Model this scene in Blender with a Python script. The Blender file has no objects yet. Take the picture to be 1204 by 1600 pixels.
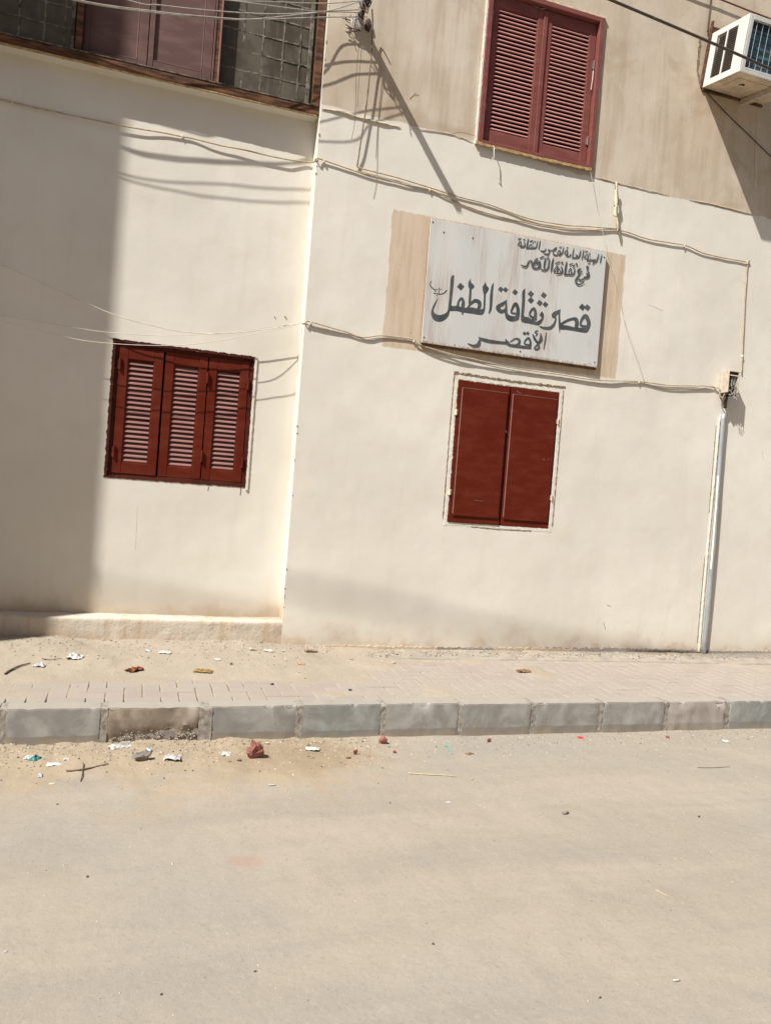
import bpy, bmesh, math, random
from mathutils import Vector, noise, Matrix

scene = bpy.context.scene
COL = scene.collection
R = math.radians
random.seed(7)

# ------------------------------------------------------------------ camera
F_PX, IMG_W, IMG_H = 1200.0, 1204.0, 1600.0          # a phone's 26 mm main lens
YAW, PITCH, ROLL, EYE = R(17.84), R(-1.40), R(4.45), 1.45
cf = Vector((math.sin(YAW)*math.cos(PITCH), math.cos(YAW)*math.cos(PITCH), math.sin(PITCH)))
cr0 = Vector((math.cos(YAW), -math.sin(YAW), 0)); cu0 = cr0.cross(cf)
cr = cr0*math.cos(ROLL) + cu0*math.sin(ROLL); cu = cr.cross(cf)
cam_d = bpy.data.cameras.new('camera'); cam = bpy.data.objects.new('camera', cam_d); COL.objects.link(cam)
cam.matrix_world = Matrix(((cr.x, cu.x, -cf.x, 0), (cr.y, cu.y, -cf.y, 0), (cr.z, cu.z, -cf.z, EYE), (0, 0, 0, 1)))
cam_d.sensor_fit = 'VERTICAL'; cam_d.sensor_height = 36.0; cam_d.lens = 36.0*F_PX/IMG_H
cam_d.clip_start = 0.05; cam_d.clip_end = 2000
scene.camera = cam

# ------------------------------------------------------------------ sky, sun, exposure
SUN_AZ, SUN_EL = R(60), R(51)                         # azimuth from the wall's normal, towards the left
to_sun = Vector((-math.sin(SUN_AZ)*math.cos(SUN_EL), -math.cos(SUN_AZ)*math.cos(SUN_EL), math.sin(SUN_EL)))
world = bpy.data.worlds.new('World'); scene.world = world; world.use_nodes = True
wn = world.node_tree.nodes; wl_ = world.node_tree.links
sky = wn.new('ShaderNodeTexSky'); sky.sky_type = 'NISHITA'; sky.sun_disc = False
sky.sun_elevation = SUN_EL; sky.sun_rotation = math.atan2(to_sun.x, to_sun.y)
sky.dust_density = 3.0; sky.air_density = 1.0
bg = wn['Background']; bg.inputs['Strength'].default_value = 0.05
wl_.new(sky.outputs['Color'], bg.inputs['Color'])
sl = bpy.data.lights.new('sun', 'SUN'); sl.energy = 5.0; sl.angle = R(0.53); sl.color = (1.0, 0.972, 0.925)
sun = bpy.data.objects.new('sun', sl); COL.objects.link(sun)
sun.rotation_euler = to_sun.to_track_quat('Z', 'Y').to_euler(); sun.location = (-6, -4, 12)
scene.view_settings.view_transform = 'Standard'; scene.view_settings.look = 'None'
scene.view_settings.exposure = 0.56; scene.view_settings.gamma = 1.0
scene.view_settings.use_curve_mapping = False

# ------------------------------------------------------------------ where things stand (metres)
WALL, RECESS, BAY = 5.80, 5.95, 5.84                  # front planes of the facade
CORNER = 1.109                                        # left edge of the right-hand wall
KERB_Y, KERB_TOP, KERB_W = 4.29, 0.195, 0.125
PAVE_Z = 0.190
EDGE_PAVE = KERB_Y + KERB_W + .004

def ray(px, py): return cr*((px-IMG_W/2)/F_PX) - cu*((py-IMG_H/2)/F_PX) + cf
def wall_at(px, py, Y=WALL):
    d = ray(px, py); t = Y/d.y; return Vector((0, 0, EYE)) + d*t
def floor_at(px, py, z=0.0):
    d = ray(px, py); t = (z-EYE)/d.z; return Vector((0, 0, EYE)) + d*t

# ------------------------------------------------------------------ material helpers
def lin(c):
    return tuple((v/255/12.92 if v/255 <= .04045 else ((v/255+.055)/1.055)**2.4) for v in c)
class NT:
    def __init__(s, name, rough=.85, spec=.25):
        s.m = bpy.data.materials.new(name); s.m.use_nodes = True
        s.t = s.m.node_tree; s.n = s.t.nodes; s.l = s.t.links
        s.b = s.n['Principled BSDF']; s.b.inputs['Roughness'].default_value = rough
        s.b.inputs['Specular IOR Level'].default_value = spec
        s.geo = s.n.new('ShaderNodeNewGeometry'); s.pos = s.geo.outputs['Position']
    def put(s, inp, v):
        if hasattr(v, 'is_output') or isinstance(v, bpy.types.NodeSocket): s.l.new(v, inp)
        elif isinstance(v, (tuple, list)): inp.default_value = tuple(v) + ((1,) if len(v) == 3 and len(inp.default_value) == 4 else ())
        else: inp.default_value = v
    def scaled(s, sc):
        n = s.n.new('ShaderNodeVectorMath'); n.operation = 'MULTIPLY'; s.l.new(s.pos, n.inputs[0]); n.inputs[1].default_value = sc; return n.outputs[0]
    def noise(s, scale=5, detail=4, rough=.55, vec=None, stretch=None, dist=0):
        n = s.n.new('ShaderNodeTexNoise'); n.inputs['Scale'].default_value = scale; n.inputs['Detail'].default_value = detail
        n.inputs['Roughness'].default_value = rough; n.inputs['Distortion'].default_value = dist
        s.l.new(vec if vec else (s.scaled(stretch) if stretch else s.pos), n.inputs['Vector']); return n.outputs['Fac']
    def voro(s, scale=20, feature='F1', out='Distance', vec=None):
        n = s.n.new('ShaderNodeTexVoronoi'); n.feature = feature; n.inputs['Scale'].default_value = scale
        s.l.new(vec if vec else s.pos, n.inputs['Vector']); return n.outputs[out]
    def ramp(s, v, a, b, lo=0., hi=1.):
        n = s.n.new('ShaderNodeMapRange'); n.inputs['From Min'].default_value = a; n.inputs['From Max'].default_value = b
        n.inputs['To Min'].default_value = lo; n.inputs['To Max'].default_value = hi; n.interpolation_type = 'SMOOTHSTEP'
        s.put(n.inputs['Value'], v); return n.outputs['Result']
    def math(s, op, a, b=0., c=None):
        n = s.n.new('ShaderNodeMath'); n.operation = op; s.put(n.inputs[0], a); s.put(n.inputs[1], b)
        if c is not None: s.put(n.inputs[2], c)
        return n.outputs[0]
    def mix(s, fac, a, b, mode='MIX'):
        n = s.n.new('ShaderNodeMix'); n.data_type = 'RGBA'; n.blend_type = mode
        s.put(n.inputs[0], fac); s.put(n.inputs[6], a); s.put(n.inputs[7], b); return n.outputs[2]
    def xyz(s):
        n = s.n.new('ShaderNodeSeparateXYZ'); s.l.new(s.pos, n.inputs[0]); return n.outputs
    def bump(s, h, strength=.3, dist=.01, prev=None):
        n = s.n.new('ShaderNodeBump'); n.inputs['Strength'].default_value = strength; n.inputs['Distance'].default_value = dist
        s.put(n.inputs['Height'], h)
        if prev is not None: s.l.new(prev, n.inputs['Normal'])
        return n.outputs[0]
    def done(s, col, normal=None, rough=None):
        s.put(s.b.inputs['Base Color'], col)
        if normal is not None: s.l.new(normal, s.b.inputs['Normal'])
        if rough is not None: s.put(s.b.inputs['Roughness'], rough)
        return s.m
MATS = {}
def simple(name, col, var=.25, scale=30, rough=.8, spec=.25, bump=.2, metal=0, col2=None, stretch=None):
    """a worn, slightly uneven surface of one colour"""
    if name in MATS: return MATS[name]
    k = NT(name, rough, spec)
    a = tuple(c*(1-var) for c in col); b = col2 if col2 else tuple(min(1, c*(1+var)) for c in col)
    n1 = k.noise(scale, 5, .6, stretch=stretch); n2 = k.noise(scale*6, 3, .6)
    c = k.mix(k.ramp(n1, .3, .7), a, b)
    k.b.inputs['Metallic'].default_value = metal
    MATS[name] = k.done(c, k.bump(n2, bump, .004) if bump else None)
    return MATS[name]

# --- plaster of the facade
PATCH = (1.735, 3.862, 2.595, 3.662)
def plaster(name, kind):
    k = NT(name, .9, .15); x, y, z = k.xyz()
    big = k.noise(.9, 4, .55); mid = k.noise(4.5, 5, .6); fine = k.noise(60, 4, .6)
    streak = k.noise(3.0, 5, .6, stretch=(4.0, 4.0, .35)); streak2 = k.noise(7.0, 5, .65, stretch=(3.0, 3.0, .25))
    warp = k.noise(7, 4, .6); warp2 = k.noise(35, 3, .6)
    cream = k.mix(k.ramp(big, .35, .65), (.645, .612, .538), (.705, .672, .592))
    cream = k.mix(k.ramp(mid, .42, .75, 0, .30), cream, (.615, .555, .465))
    cream = k.mix(k.ramp(streak, .52, .75, 0, .22), cream, (.575, .515, .43))
    # hairlines and specks in the paint
    sp = k.voro(26); cream = k.mix(k.ramp(k.math('ADD', sp, k.math('MULTIPLY', warp2, .12)), .115, .085, 0, .35), cream, (.36, .29, .22))
    if kind == 'main':
        tan = k.mix(k.ramp(big, .35, .65), (.490, .408, .312), (.575, .500, .402))
        tan = k.mix(k.ramp(streak, .45, .68, 0, .55), tan, (.41, .32, .235))
        tan = k.mix(k.ramp(streak2, .52, .78, 0, .38), tan, (.37, .285, .205))
        tan = k.mix(k.ramp(mid, .5, .8, 0, .5), tan, (.59, .53, .44))
        blot = k.noise(1.7, 5, .62, dist=.5); tan = k.mix(k.ramp(blot, .52, .70, 0, .6), tan, (.385, .295, .205)); tan = k.mix(k.ramp(blot, .44, .30, 0, .45), tan, (.61, .55, .455))
        spk = k.voro(14); tan = k.mix(k.ramp(k.math('ADD', spk, k.math('MULTIPLY', warp2, .2)), .16, .11, 0, .5), tan, (.22, .16, .11))
        zl = k.math('ADD', z, k.math('MULTIPLY', k.math('SUBTRACT', warp, .5), .07))
        # the fresh coat stops at an uneven line that sinks a little to the right
        line = k.math('MULTIPLY_ADD', k.ramp(x, 2.0, 3.7), -.085, 4.335)
        up = k.ramp(k.math('SUBTRACT', zl, line), -.006, .006)
        # bare strip left around the board when the wall was repainted
        xw = k.math('ADD', x, k.math('MULTIPLY', k.math('SUBTRACT', warp, .5), .05)); zw = k.math('ADD', z, k.math('MULTIPLY', k.math('SUBTRACT', warp2, .5), .04))
        px = k.math('MULTIPLY', k.ramp(xw, PATCH[0]-.004, PATCH[0]+.004), k.ramp(xw, PATCH[1]+.004, PATCH[1]-.004))
        pz = k.math('MULTIPLY', k.ramp(zw, PATCH[2]-.006, PATCH[2]+.006), k.ramp(zw, PATCH[3]+.004, PATCH[3]-.004))
        bare = k.mix(k.ramp(streak2, .4, .7), (.57, .465, .35), (.49, .385, .275))
        bare = k.mix(k.ramp(k.math('ADD', spk, k.math('MULTIPLY', warp2, .2)), .17, .12, 0, .8), bare, (.16, .10, .06))
        col = k.mix(up, cream, tan); col = k.mix(k.math('MULTIPLY', px, pz), col, bare)
    else:
        col = cream
    # dirt thrown up from the pavement
    h = k.math('ADD', z, k.math('MULTIPLY', k.math('SUBTRACT', mid, .5), .55 if kind != 'recess' else .35))
    base = .41 if kind == 'recess' else .20
    d1 = k.ramp(h, base+.30, base+.0, 0, .36); d2 = k.ramp(h, base+.11, base-.04, 0, .65)
    col = k.mix(d1, col, (.545, .41, .275)); col = k.mix(d2, col, (.44, .335, .225))
    if kind == 'main':
        g = k.math('MULTIPLY', k.ramp(h, .42, .24), k.ramp(k.noise(2.2, 4, .6, stretch=(1, 1, .4)), .50, .62)); col = k.mix(k.math('MULTIPLY', g, .4), col, (.48, .43, .37))
    nrm = k.bump(mid, .09, .02); nrm = k.bump(k.noise(16, 5, .65), .08, .012, nrm); nrm = k.bump(fine, .14, .004, nrm)
    return k.done(col, nrm)
M_MAIN = plaster('painted_plaster', 'main'); M_REC = plaster('recess_plaster', 'recess')

def plinth_mat():
    k = NT('plinth_plaster', .92, .12); x, y, z = k.xyz()
    n = k.noise(3.5, 5, .62); st = k.noise(6, 5, .6, stretch=(3, 3, .3)); f = k.noise(45, 4, .65)
    c = k.mix(k.ramp(n, .35, .65), (.50, .43, .345), (.565, .505, .42))
    c = k.mix(k.ramp(st, .48, .7, 0, .7), c, (.45, .33, .215))
    c = k.mix(k.ramp(k.math('ADD', z, k.math('MULTIPLY', k.math('SUBTRACT', n, .5), .3)), .33, .17, 0, .8), c, (.46, .345, .23))
    c = k.mix(k.ramp(k.voro(30), .14, .09, 0, .6), c, (.2, .14, .09))
    nr = k.bump(k.noise(14, 5, .65), .4, .02); nr = k.bump(f, .35, .005, nr)
    return k.done(c, nr)
M_PLINTH = plinth_mat()
M_WHITE_PL = simple('white_plaster', (.675, .638, .562), .10, 25, .9, .15, .5)
M_CRACK = simple('crumbled_plaster', (.22, .165, .11), .5, 40, .95, .1, .8)
M_SCUFF = simple('faint_scuff', (.50, .45, .375), .15, 30, .9, .1, 0)
M_RIDGE = simple('plaster_ridge', (.57, .475, .355), .18, 30, .9, .15, .6)

# --- ground
def sand_mat():
    k = NT('dusty_road', .95, .08); x, y, z = k.xyz()
    big = k.noise(.55, 4, .55); mid = k.noise(2.3, 5, .6); trk = k.noise(1.2, 5, .55, stretch=(.55, 2.2, 1), dist=.6)
    g1 = k.noise(55, 4, .7); g2 = k.noise(170, 3, .7)
    c = k.mix(k.ramp(trk, .36, .64), (.285, .251, .207), (.322, .282, .230))
    c = k.mix(k.ramp(big, .44, .64, 0, .55), c, (.272, .250, .215))
    c = k.mix(k.ramp(mid, .5, .75, 0, .4), c, (.305, .264, .210))
    lane = k.noise(2.6, 5, .62, stretch=(.22, 1.6, 1), dist=.35); c = k.mix(k.ramp(lane, .54, .66, 0, .25), c, (.242, .218, .185))
    mot = k.noise(9, 5, .65); c = k.mix(k.ramp(mot, .52, .72, 0, .22), c, (.235, .208, .174))
    # deeper, yellower sand gathered along the left part of the gutter
    ky = k.math('ADD', y, k.math('MULTIPLY', k.math('SUBTRACT', mid, .5), 1.5)); kx = k.math('ADD', x, k.math('MULTIPLY', k.math('SUBTRACT', big, .5), 1.0))
    gut = k.math('MULTIPLY', k.ramp(ky, 3.35, 3.95), k.ramp(kx, 1.75, .95))
    c = k.mix(k.math('MULTIPLY', gut, .85), c, (.325, .262, .182))
    # a damp brown stain below the broken kerb stone
    sx = k.math('DIVIDE', k.math('SUBTRACT', x, .88), .50); sy = k.math('DIVIDE', k.math('SUBTRACT', y, 4.0), .30)
    rr = k.math('ADD', k.math('MULTIPLY', sx, sx), k.math('MULTIPLY', sy, sy)); rr = k.math('ADD', rr, k.math('MULTIPLY', k.math('SUBTRACT', k.noise(6, 4, .6), .5), 2.2))
    c = k.mix(k.ramp(rr, 1.0, .1, 0, .46), c, (.225, .16, .10))
    # pinkish brick dust smear
    sx = k.math('DIVIDE', k.math('SUBTRACT', x, .49), .11); sy = k.math('DIVIDE', k.math('SUBTRACT', y, 2.93), .055)
    rr = k.math('ADD', k.math('ADD', k.math('MULTIPLY', sx, sx), k.math('MULTIPLY', sy, sy)), k.math('MULTIPLY', k.math('SUBTRACT', k.noise(14, 3, .6), .5), 2.0))
    c = k.mix(k.ramp(rr, 1.1, .0, 0, .4), c, (.33, .19, .15))
    c = k.mix(k.ramp(g1, .54, .76, 0, .36), c, (.18, .152, .122)); c = k.mix(k.ramp(g1, .46, .28, 0, .26), c, (.40, .36, .30))
    c = k.mix(k.ramp(k.math('ADD', k.voro(42), k.math('MULTIPLY', g1, .15)), .19, .13, 0, .5), c, (.14, .12, .098)); c = k.mix(k.ramp(k.math('ADD', k.voro(95), k.math('MULTIPLY', g1, .2)), .26, .18, 0, .4), c, (.16, .135, .11))
    nr = k.bump(k.noise(12, 5, .65), .22, .02); nr = k.bump(g1, .30, .006, nr); nr = k.bump(g2, .25, .002, nr)
    return k.done(c, nr)
M_ROAD = sand_mat()
def drift_mat():
    k = NT('drifted_sand', .95, .08); g1 = k.noise(60, 4, .7); mid = k.noise(3, 5, .6)
    c = k.mix(k.ramp(mid, .35, .65), (.318, .272, .212), (.348, .298, .232))
    c = k.mix(k.ramp(g1, .5, .8, 0, .4), c, (.22, .165, .11)); c = k.mix(k.ramp(k.voro(38), .15, .09, 0, .5), c, (.18, .14, .10))
    nr = k.bump(k.noise(13, 5, .65), .4, .02); nr = k.bump(g1, .5, .006, nr)
    return k.done(c, nr)
M_DRIFT = drift_mat()
def paver_mat():
    k = NT('pink_concrete_paver', .9, .12); mid = k.noise(1.6, 5, .6); g1 = k.noise(70, 4, .7)
    oi = k.n.new('ShaderNodeObjectInfo')
    c = k.mix(oi.outputs['Random'], (.292, .245, .212), (.330, .280, .246))
    c = k.mix(k.ramp(mid, .38, .66, .25, .9), c, (.322, .285, .240))
    c = k.mix(k.ramp(g1, .52, .8, 0, .35), c, (.20, .165, .13))
    return k.done(c, k.bump(g1, .4, .004))
M_PAVER = paver_mat()
M_BED = simple('sandy_joint', (.30, .235, .17), .2, 40, .95, .08, .6)
M_MARGIN = simple('cement_margin', (.31, .272, .225), .14, 9, .92, .1, .6, col2=(.35, .305, .25))
def kerb_mat(name, c1, c2, foot, dust=.3):
    k = NT(name, .88, .2); x, y, z = k.xyz()
    brush = k.noise(3.4, 4, .6, dist=1.7); n = k.noise(9, 5, .6); g = k.noise(80, 4, .7)
    c = k.mix(k.ramp(brush, .40, .60), c1, c2); c = k.mix(k.ramp(n, .5, .8, 0, .35), c, tuple(v*.75 for v in c1))
    zz = k.math('ADD', z, k.math('MULTIPLY', k.math('SUBTRACT', n, .5), .02))
    c = k.mix(k.ramp(zz, .052, .044), c, foot)
    c = k.mix(k.ramp(k.math('ADD', z, k.math('MULTIPLY', k.math('SUBTRACT', n, .5), .12)), .05, -.02, 0, .6), c, (.30, .24, .17))
    # dust lying on the upper face
    up = k.n.new('ShaderNodeSeparateXYZ'); k.l.new(k.geo.outputs['Normal'], up.inputs[0])
    c = k.mix(k.math('MULTIPLY', k.ramp(up.outputs[2], .6, .95), k.ramp(n, .2, .6, dust+.25, min(1, dust+.65))), c, (.318, .286, .245))
    c = k.mix(k.ramp(k.voro(45), .13, .08, 0, .5), c, (.1, .09, .08))
    nr = k.bump(n, .2, .01); nr = k.bump(g, .35, .003, nr)
    return k.done(c, nr)
GREY_A = (.236, .226, .204); GREY_B = (.310, .299, .272)
M_KERB = kerb_mat('grey_kerb_concrete', GREY_A, GREY_B, (.215, .192, .165))
M_KERB_BLUE = kerb_mat('bluish_kerb_concrete', (.215, .218, .203), (.292, .295, .274), (.195, .192, .175), .2)
M_KERB_BROWN = kerb_mat('weathered_kerb_concrete', (.205, .165, .125), (.30, .255, .205), (.20, .155, .11), .5)
M_KERB_PALE = kerb_mat('rough_kerb_concrete', (.305, .272, .242), (.355, .322, .29), (.28, .245, .21), .5)
M_MORTAR = simple('kerb_mortar', (.285, .255, .218), .3, 35, .95, .1, .9)

# --- joinery and fittings
def paint_mat(name, c, faded, rough=.55, spec=.16, chips=.5):
    k = NT(name, rough, spec)
    n = k.noise(5, 5, .6, stretch=(1, 1, 3)); v = k.noise(16, 4, .6); g = k.noise(90, 3, .6)
    col = k.mix(k.ramp(n, .40, .72), c, faded)
    col = k.mix(k.math('MULTIPLY', k.ramp(k.math('ADD', k.voro(60), k.math('MULTIPLY', g, .3)), .24, .18), k.ramp(v, .50, .62, 0, chips)), col, (.45, .33, .29))
    return k.done(col, k.bump(v, .12, .006), k.ramp(n, .3, .7, rough-.08, rough+.15))
M_RED = paint_mat('oxide_red_paint', (.098, .0125, .0045), (.122, .019, .0075), .50, .16)
M_RED_DK = paint_mat('dark_red_paint', (.060, .014, .009), (.085, .021, .014), .7, .1)
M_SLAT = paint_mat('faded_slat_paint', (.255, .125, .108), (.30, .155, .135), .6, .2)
M_ROSE = paint_mat('faded_rose_red_paint', (.178, .056, .048), (.215, .076, .066), .6, .15)
M_ROSE_SL = paint_mat('faded_rose_sunlit_slat', (.43, .20, .175), (.50, .25, .22), .6, .2)  # lighter than the frame paint, standing in for sun on the slat noses
M_PINK = paint_mat('pinkish_brown_paint', (.122, .070, .062), (.165, .100, .088), .6, .12)
M_OLDWOOD = simple('weathered_brown_wood', (.070, .032, .018), .55, 12, .8, .2, .6, col2=(.165, .078, .040), stretch=(.5, 3, 3))
M_DARK = simple('dark_interior', (.02, .015, .013), .2, 8, .9, .1, 0)
M_STAIN = simple('ochre_stained_plaster', (.40, .275, .13), .3, 30, .95, .1, .9)
def glass_mat():
    k = NT('dusty_window_pane', .5, .3)
    n = k.noise(5, 5, .62); st = k.noise(14, 4, .6, stretch=(2.5, 1, .2))
    c = k.mix(k.ramp(n, .35, .7), (.060, .047, .031), (.105, .088, .062)); c = k.mix(k.ramp(st, .5, .8, 0, .5), c, (.14, .12, .088))
    return k.done(c, None, k.ramp(n, .3, .7, .4, .7))
M_GLASS = glass_mat()
M_TAPE = simple('grey_putty_grid', (.085, .072, .052), .4, 22, .9, .1, .3, col2=(.235, .212, .175))
M_METAL = simple('worn_metal', (.22, .17, .15), .4, 60, .5, .5, .2, .3)
M_IRON = simple('rusty_iron', (.075, .050, .036), .5, 50, .75, .3, .5, .3)
M_CABLE_CR = simple('cream_painted_cable', (.42, .335, .23), .22, 25, .7, .3, .3)
M_CABLE_W = simple('white_wire', (.62, .57, .48), .12, 25, .6, .3, .1)
M_CABLE_G = simple('grey_wire', (.34, .315, .28), .2, 25, .55, .35, .1)
M_CABLE_DK = simple('dark_cable', (.070, .052, .042), .3, 25, .55, .35, .2)
M_CABLE_RED = simple('reddish_cable', (.13, .050, .034), .3, 25, .6, .3, .2)
M_CLIP = simple('cream_clip', (.68, .60, .47), .15, 60, .7, .3, .3)
M_GALV = simple('galvanised_pipe', (.40, .435, .45), .18, 18, .38, .5, .15, .45, stretch=(1, 1, .3))
M_AC = simple('white_enamel', (.64, .635, .605), .08, 6, .45, .4, .05)
M_AC_UNDER = simple('stained_beige_enamel', (.52, .43, .31), .22, 7, .7, .25, .2)
M_AC_DARK = simple('dark_vent', (.055, .042, .036), .3, 20, .7, .3, 0)
M_AC_SLAT = simple('brown_louvre', (.17, .135, .115), .2, 20, .6, .3, 0)
M_COIL = simple('blue_condenser_coil', (.072, .165, .215), .35, 9, .45, .4, .2, .2, col2=(.135, .235, .275))
M_GUARD = simple('pale_guard_wire', (.30, .33, .335), .2, 40, .5, .4, 0, .2)
M_GUARD_DK = simple('dark_guard_wire', (.02, .035, .055), .2, 40, .5, .4, 0, .2)
M_BOX = simple('aged_beige_plastic', (.46, .395, .315), .2, 25, .6, .3, .15)
M_BLACKBOX = simple('dark_box_interior', (.030, .022, .022), .4, 40, .7, .3, .1)  # near-black tone for the back plate, one breaker and the terminal bar
M_BREAKER = simple('grey_breaker', (.20, .19, .17), .5, 60, .6, .3, 0)
def board_mat():
    k = NT('whitewashed_board', .72, .25); x, y, z = k.xyz()
    st = k.noise(9, 6, .65, stretch=(4, 1, .22)); st2 = k.noise(28, 5, .65, stretch=(4, 1, .12)); big = k.noise(1.5, 4, .6, stretch=(1.6, 1, .6)); f = k.noise(50, 4, .6)
    c = k.mix(k.ramp(big, .35, .65), (.53, .535, .52), (.585, .578, .55))
    wear = k.ramp(k.noise(1.15, 4, .6, stretch=(1.9, 1, .9)), .40, .62)
    c = k.mix(k.math('MULTIPLY', wear, k.ramp(st, .37, .62, 0, .75)), c, (.455, .385, .335))
    c = k.mix(k.math('MULTIPLY', wear, k.ramp(st2, .45, .7, 0, .7)), c, (.36, .28, .235))
    c = k.mix(k.ramp(st2, .55, .85, 0, .35), c, (.42, .37, .32))
    dirt = k.ramp(k.math('ADD', z, k.math('MULTIPLY', k.math('SUBTRACT', f, .5), .12)), 2.685, 2.655, 0, .7); c = k.mix(dirt, c, (.22, .125, .055))
    c = k.mix(k.ramp(k.math('ADD', k.voro(17), k.math('MULTIPLY', f, .2)), .155, .115, 0, .75), c, (.20, .165, .14))
    return k.done(c, k.bump(st2, .15, .004))
M_BOARD = board_mat()
M_EDGE = simple('brown_board_edge', (.155, .085, .040), .4, 20, .8, .2, .4)
def ink_mat():
    k = NT('grey_sign_paint', .7, .25); n = k.noise(14, 5, .65, stretch=(1, 1, .6)); st = k.noise(30, 4, .6, stretch=(4, 1, .15))
    c = k.mix(k.ramp(n, .35, .65), (.050, .058, .062), (.088, .096, .098)); c = k.mix(k.ramp(st, .58, .8, 0, .5), c, (.25, .23, .21))
    return k.done(c)
M_INK = ink_mat()

# ------------------------------------------------------------------ mesh helpers
def wloc(o):
    v = Vector((0, 0, 0))
    while o: v += o.location; o = o.parent
    return v
class MB:
    def __init__(s): s.v = []; s.f = []
    def box(s, x0, x1, y0, y1, z0, z1):
        b = len(s.v)
        s.v += [(x0, y0, z0), (x1, y0, z0), (x1, y1, z0), (x0, y1, z0), (x0, y0, z1), (x1, y0, z1), (x1, y1, z1), (x0, y1, z1)]
        s.f += [(b, b+3, b+2, b+1), (b+4, b+5, b+6, b+7), (b, b+1, b+5, b+4), (b+1, b+2, b+6, b+5), (b+2, b+3, b+7, b+6), (b+3, b, b+4, b+7)]
        return s
    def tube(s, pts, r, n=6, cap=True):
        pts = [Vector(p) for p in pts]; rr = r if isinstance(r, (list, tuple)) else [r]*len(pts); base = len(s.v)
        for i, p in enumerate(pts):
            t = (pts[min(i+1, len(pts)-1)] - pts[max(i-1, 0)]).normalized()
            a = t.cross(Vector((0, 0, 1)) if abs(t.z) < .9 else Vector((0, 1, 0))).normalized(); b = t.cross(a)
            for k in range(n):
                q = p + (a*math.cos(2*math.pi*k/n) + b*math.sin(2*math.pi*k/n))*rr[i]; s.v.append(tuple(q))
        for i in range(len(pts)-1):
            for k in range(n):
                k2 = (k+1) % n; s.f.append((base+i*n+k, base+(i+1)*n+k, base+(i+1)*n+k2, base+i*n+k2))
        if cap:
            s.f.append(tuple(base+k for k in range(n))); s.f.append(tuple(base+(len(pts)-1)*n+k for k in reversed(range(n))))
        return s
    def build(s, name, mat, parent=None, bevel=0, smooth=False, rot=None):
        me = bpy.data.meshes.new(name)
        c = Vector((0, 0, 0))
        if s.v:
            lo = [min(v[i] for v in s.v) for i in range(3)]; hi = [max(v[i] for v in s.v) for i in range(3)]
            c = Vector(((lo[0]+hi[0])/2, (lo[1]+hi[1])/2, lo[2]))
        me.from_pydata([(v[0]-c.x, v[1]-c.y, v[2]-c.z) for v in s.v], [], s.f); me.update()
        bm = bmesh.new(); bm.from_mesh(me); bmesh.ops.recalc_face_normals(bm, faces=bm.faces)
        if bevel:
            bmesh.ops.bevel(bm, geom=list(bm.edges), offset=bevel, segments=1, affect='EDGES', clamp_overlap=True)
        bm.to_mesh(me); bm.free()
        if smooth:
            for p in me.polygons: p.use_smooth = True
        me.materials.append(mat)
        o = bpy.data.objects.new(name, me); COL.objects.link(o); o.parent = parent
        o.location = c - (wloc(parent) if parent else Vector((0, 0, 0)))
        return o
def sheet(name, verts, faces, mat, parent=None, smooth=True):
    """an open surface; normals are left as given"""
    me = bpy.data.meshes.new(name); c = Vector(verts[0])
    me.from_pydata([(v[0]-c.x, v[1]-c.y, v[2]-c.z) for v in verts], [], faces); me.update()
    if smooth: me.polygons.foreach_set('use_smooth', [True]*len(me.polygons))
    me.materials.append(mat); o = bpy.data.objects.new(name, me); COL.objects.link(o); o.parent = parent
    o.location = c - (wloc(parent) if parent else Vector((0, 0, 0)))
    return o
def tag(o, label=None, cat=None, group=None, kind=None):
    if label: o['label'] = label
    if cat: o['category'] = cat
    if group: o['group'] = group
    if kind: o['kind'] = kind
    return o
def empty(name, loc, label, cat, group=None):
    o = bpy.data.objects.new(name, None); COL.objects.link(o); o.location = loc; o.empty_display_size = .1
    return tag(o, label, cat, group)
def copy_to(o, loc, parent):
    c = o.copy(); COL.objects.link(c); c.parent = parent
    c.location = Vector(loc) - wloc(parent); return c
def nz(x, y, z=0): return noise.noise(Vector((x, y, z)))
def sst(a, b, v):
    t = max(0., min(1., (v-a)/(b-a))); return t*t*(3-2*t)
def smooth_path(pts, per=6):
    """Catmull-Rom through the points (any number of components)"""
    out = []; n = len(pts)
    for i in range(n-1):
        p0, p1, p2, p3 = pts[max(i-1, 0)], pts[i], pts[i+1], pts[min(i+2, n-1)]
        for k in range(per):
            t = k/per
            out.append(tuple(.5*((2*b) + (-a+c)*t + (2*a-5*b+4*c-d)*t*t + (-a+3*b-3*c+d)*t**3) for a, b, c, d in zip(p0, p1, p2, p3)))
    out.append(tuple(pts[-1])); return out

# ================================================================== SETTING: road, kerb, pavement
def road_z(x, y):
    z = .006*nz(x*1.1, y*1.1, 3) + .004*nz(x*4, y*4, 9) + .0022*nz(x*13, y*13, 5)
    near = sst(3.3, 4.25, y)
    left = 1-sst(.6, 2.2, x)
    z += near*(.014*left + .006)*(1 + .8*nz(x*3.3, y*3.3, 1)) + near*left*(.010*nz(x*9, y*9, 2) + .007*nz(x*24, y*24, 7) + .004*nz(x*48, y*48, 4))
    return z - .008
def lines(lo, hi, step, outer):
    a = [lo + i*step for i in range(int(round((hi-lo)/step))+1)]
    return [lo-o for o in reversed(outer)] + a + [hi+o for o in outer]
OUT = [.15, .4, .9, 1.8, 3.5, 7, 14, 30, 70, 160, 400]
xs = lines(-1.6, 5.6, .022, OUT)
ys = [-400, -160, -70, -30, -14, -7, -3.5, -1.6, -.6, 0, .4, .7] + [.9 + i*.022 for i in range(155)] + [KERB_Y+.03]
vs, fs = [], []
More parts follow.
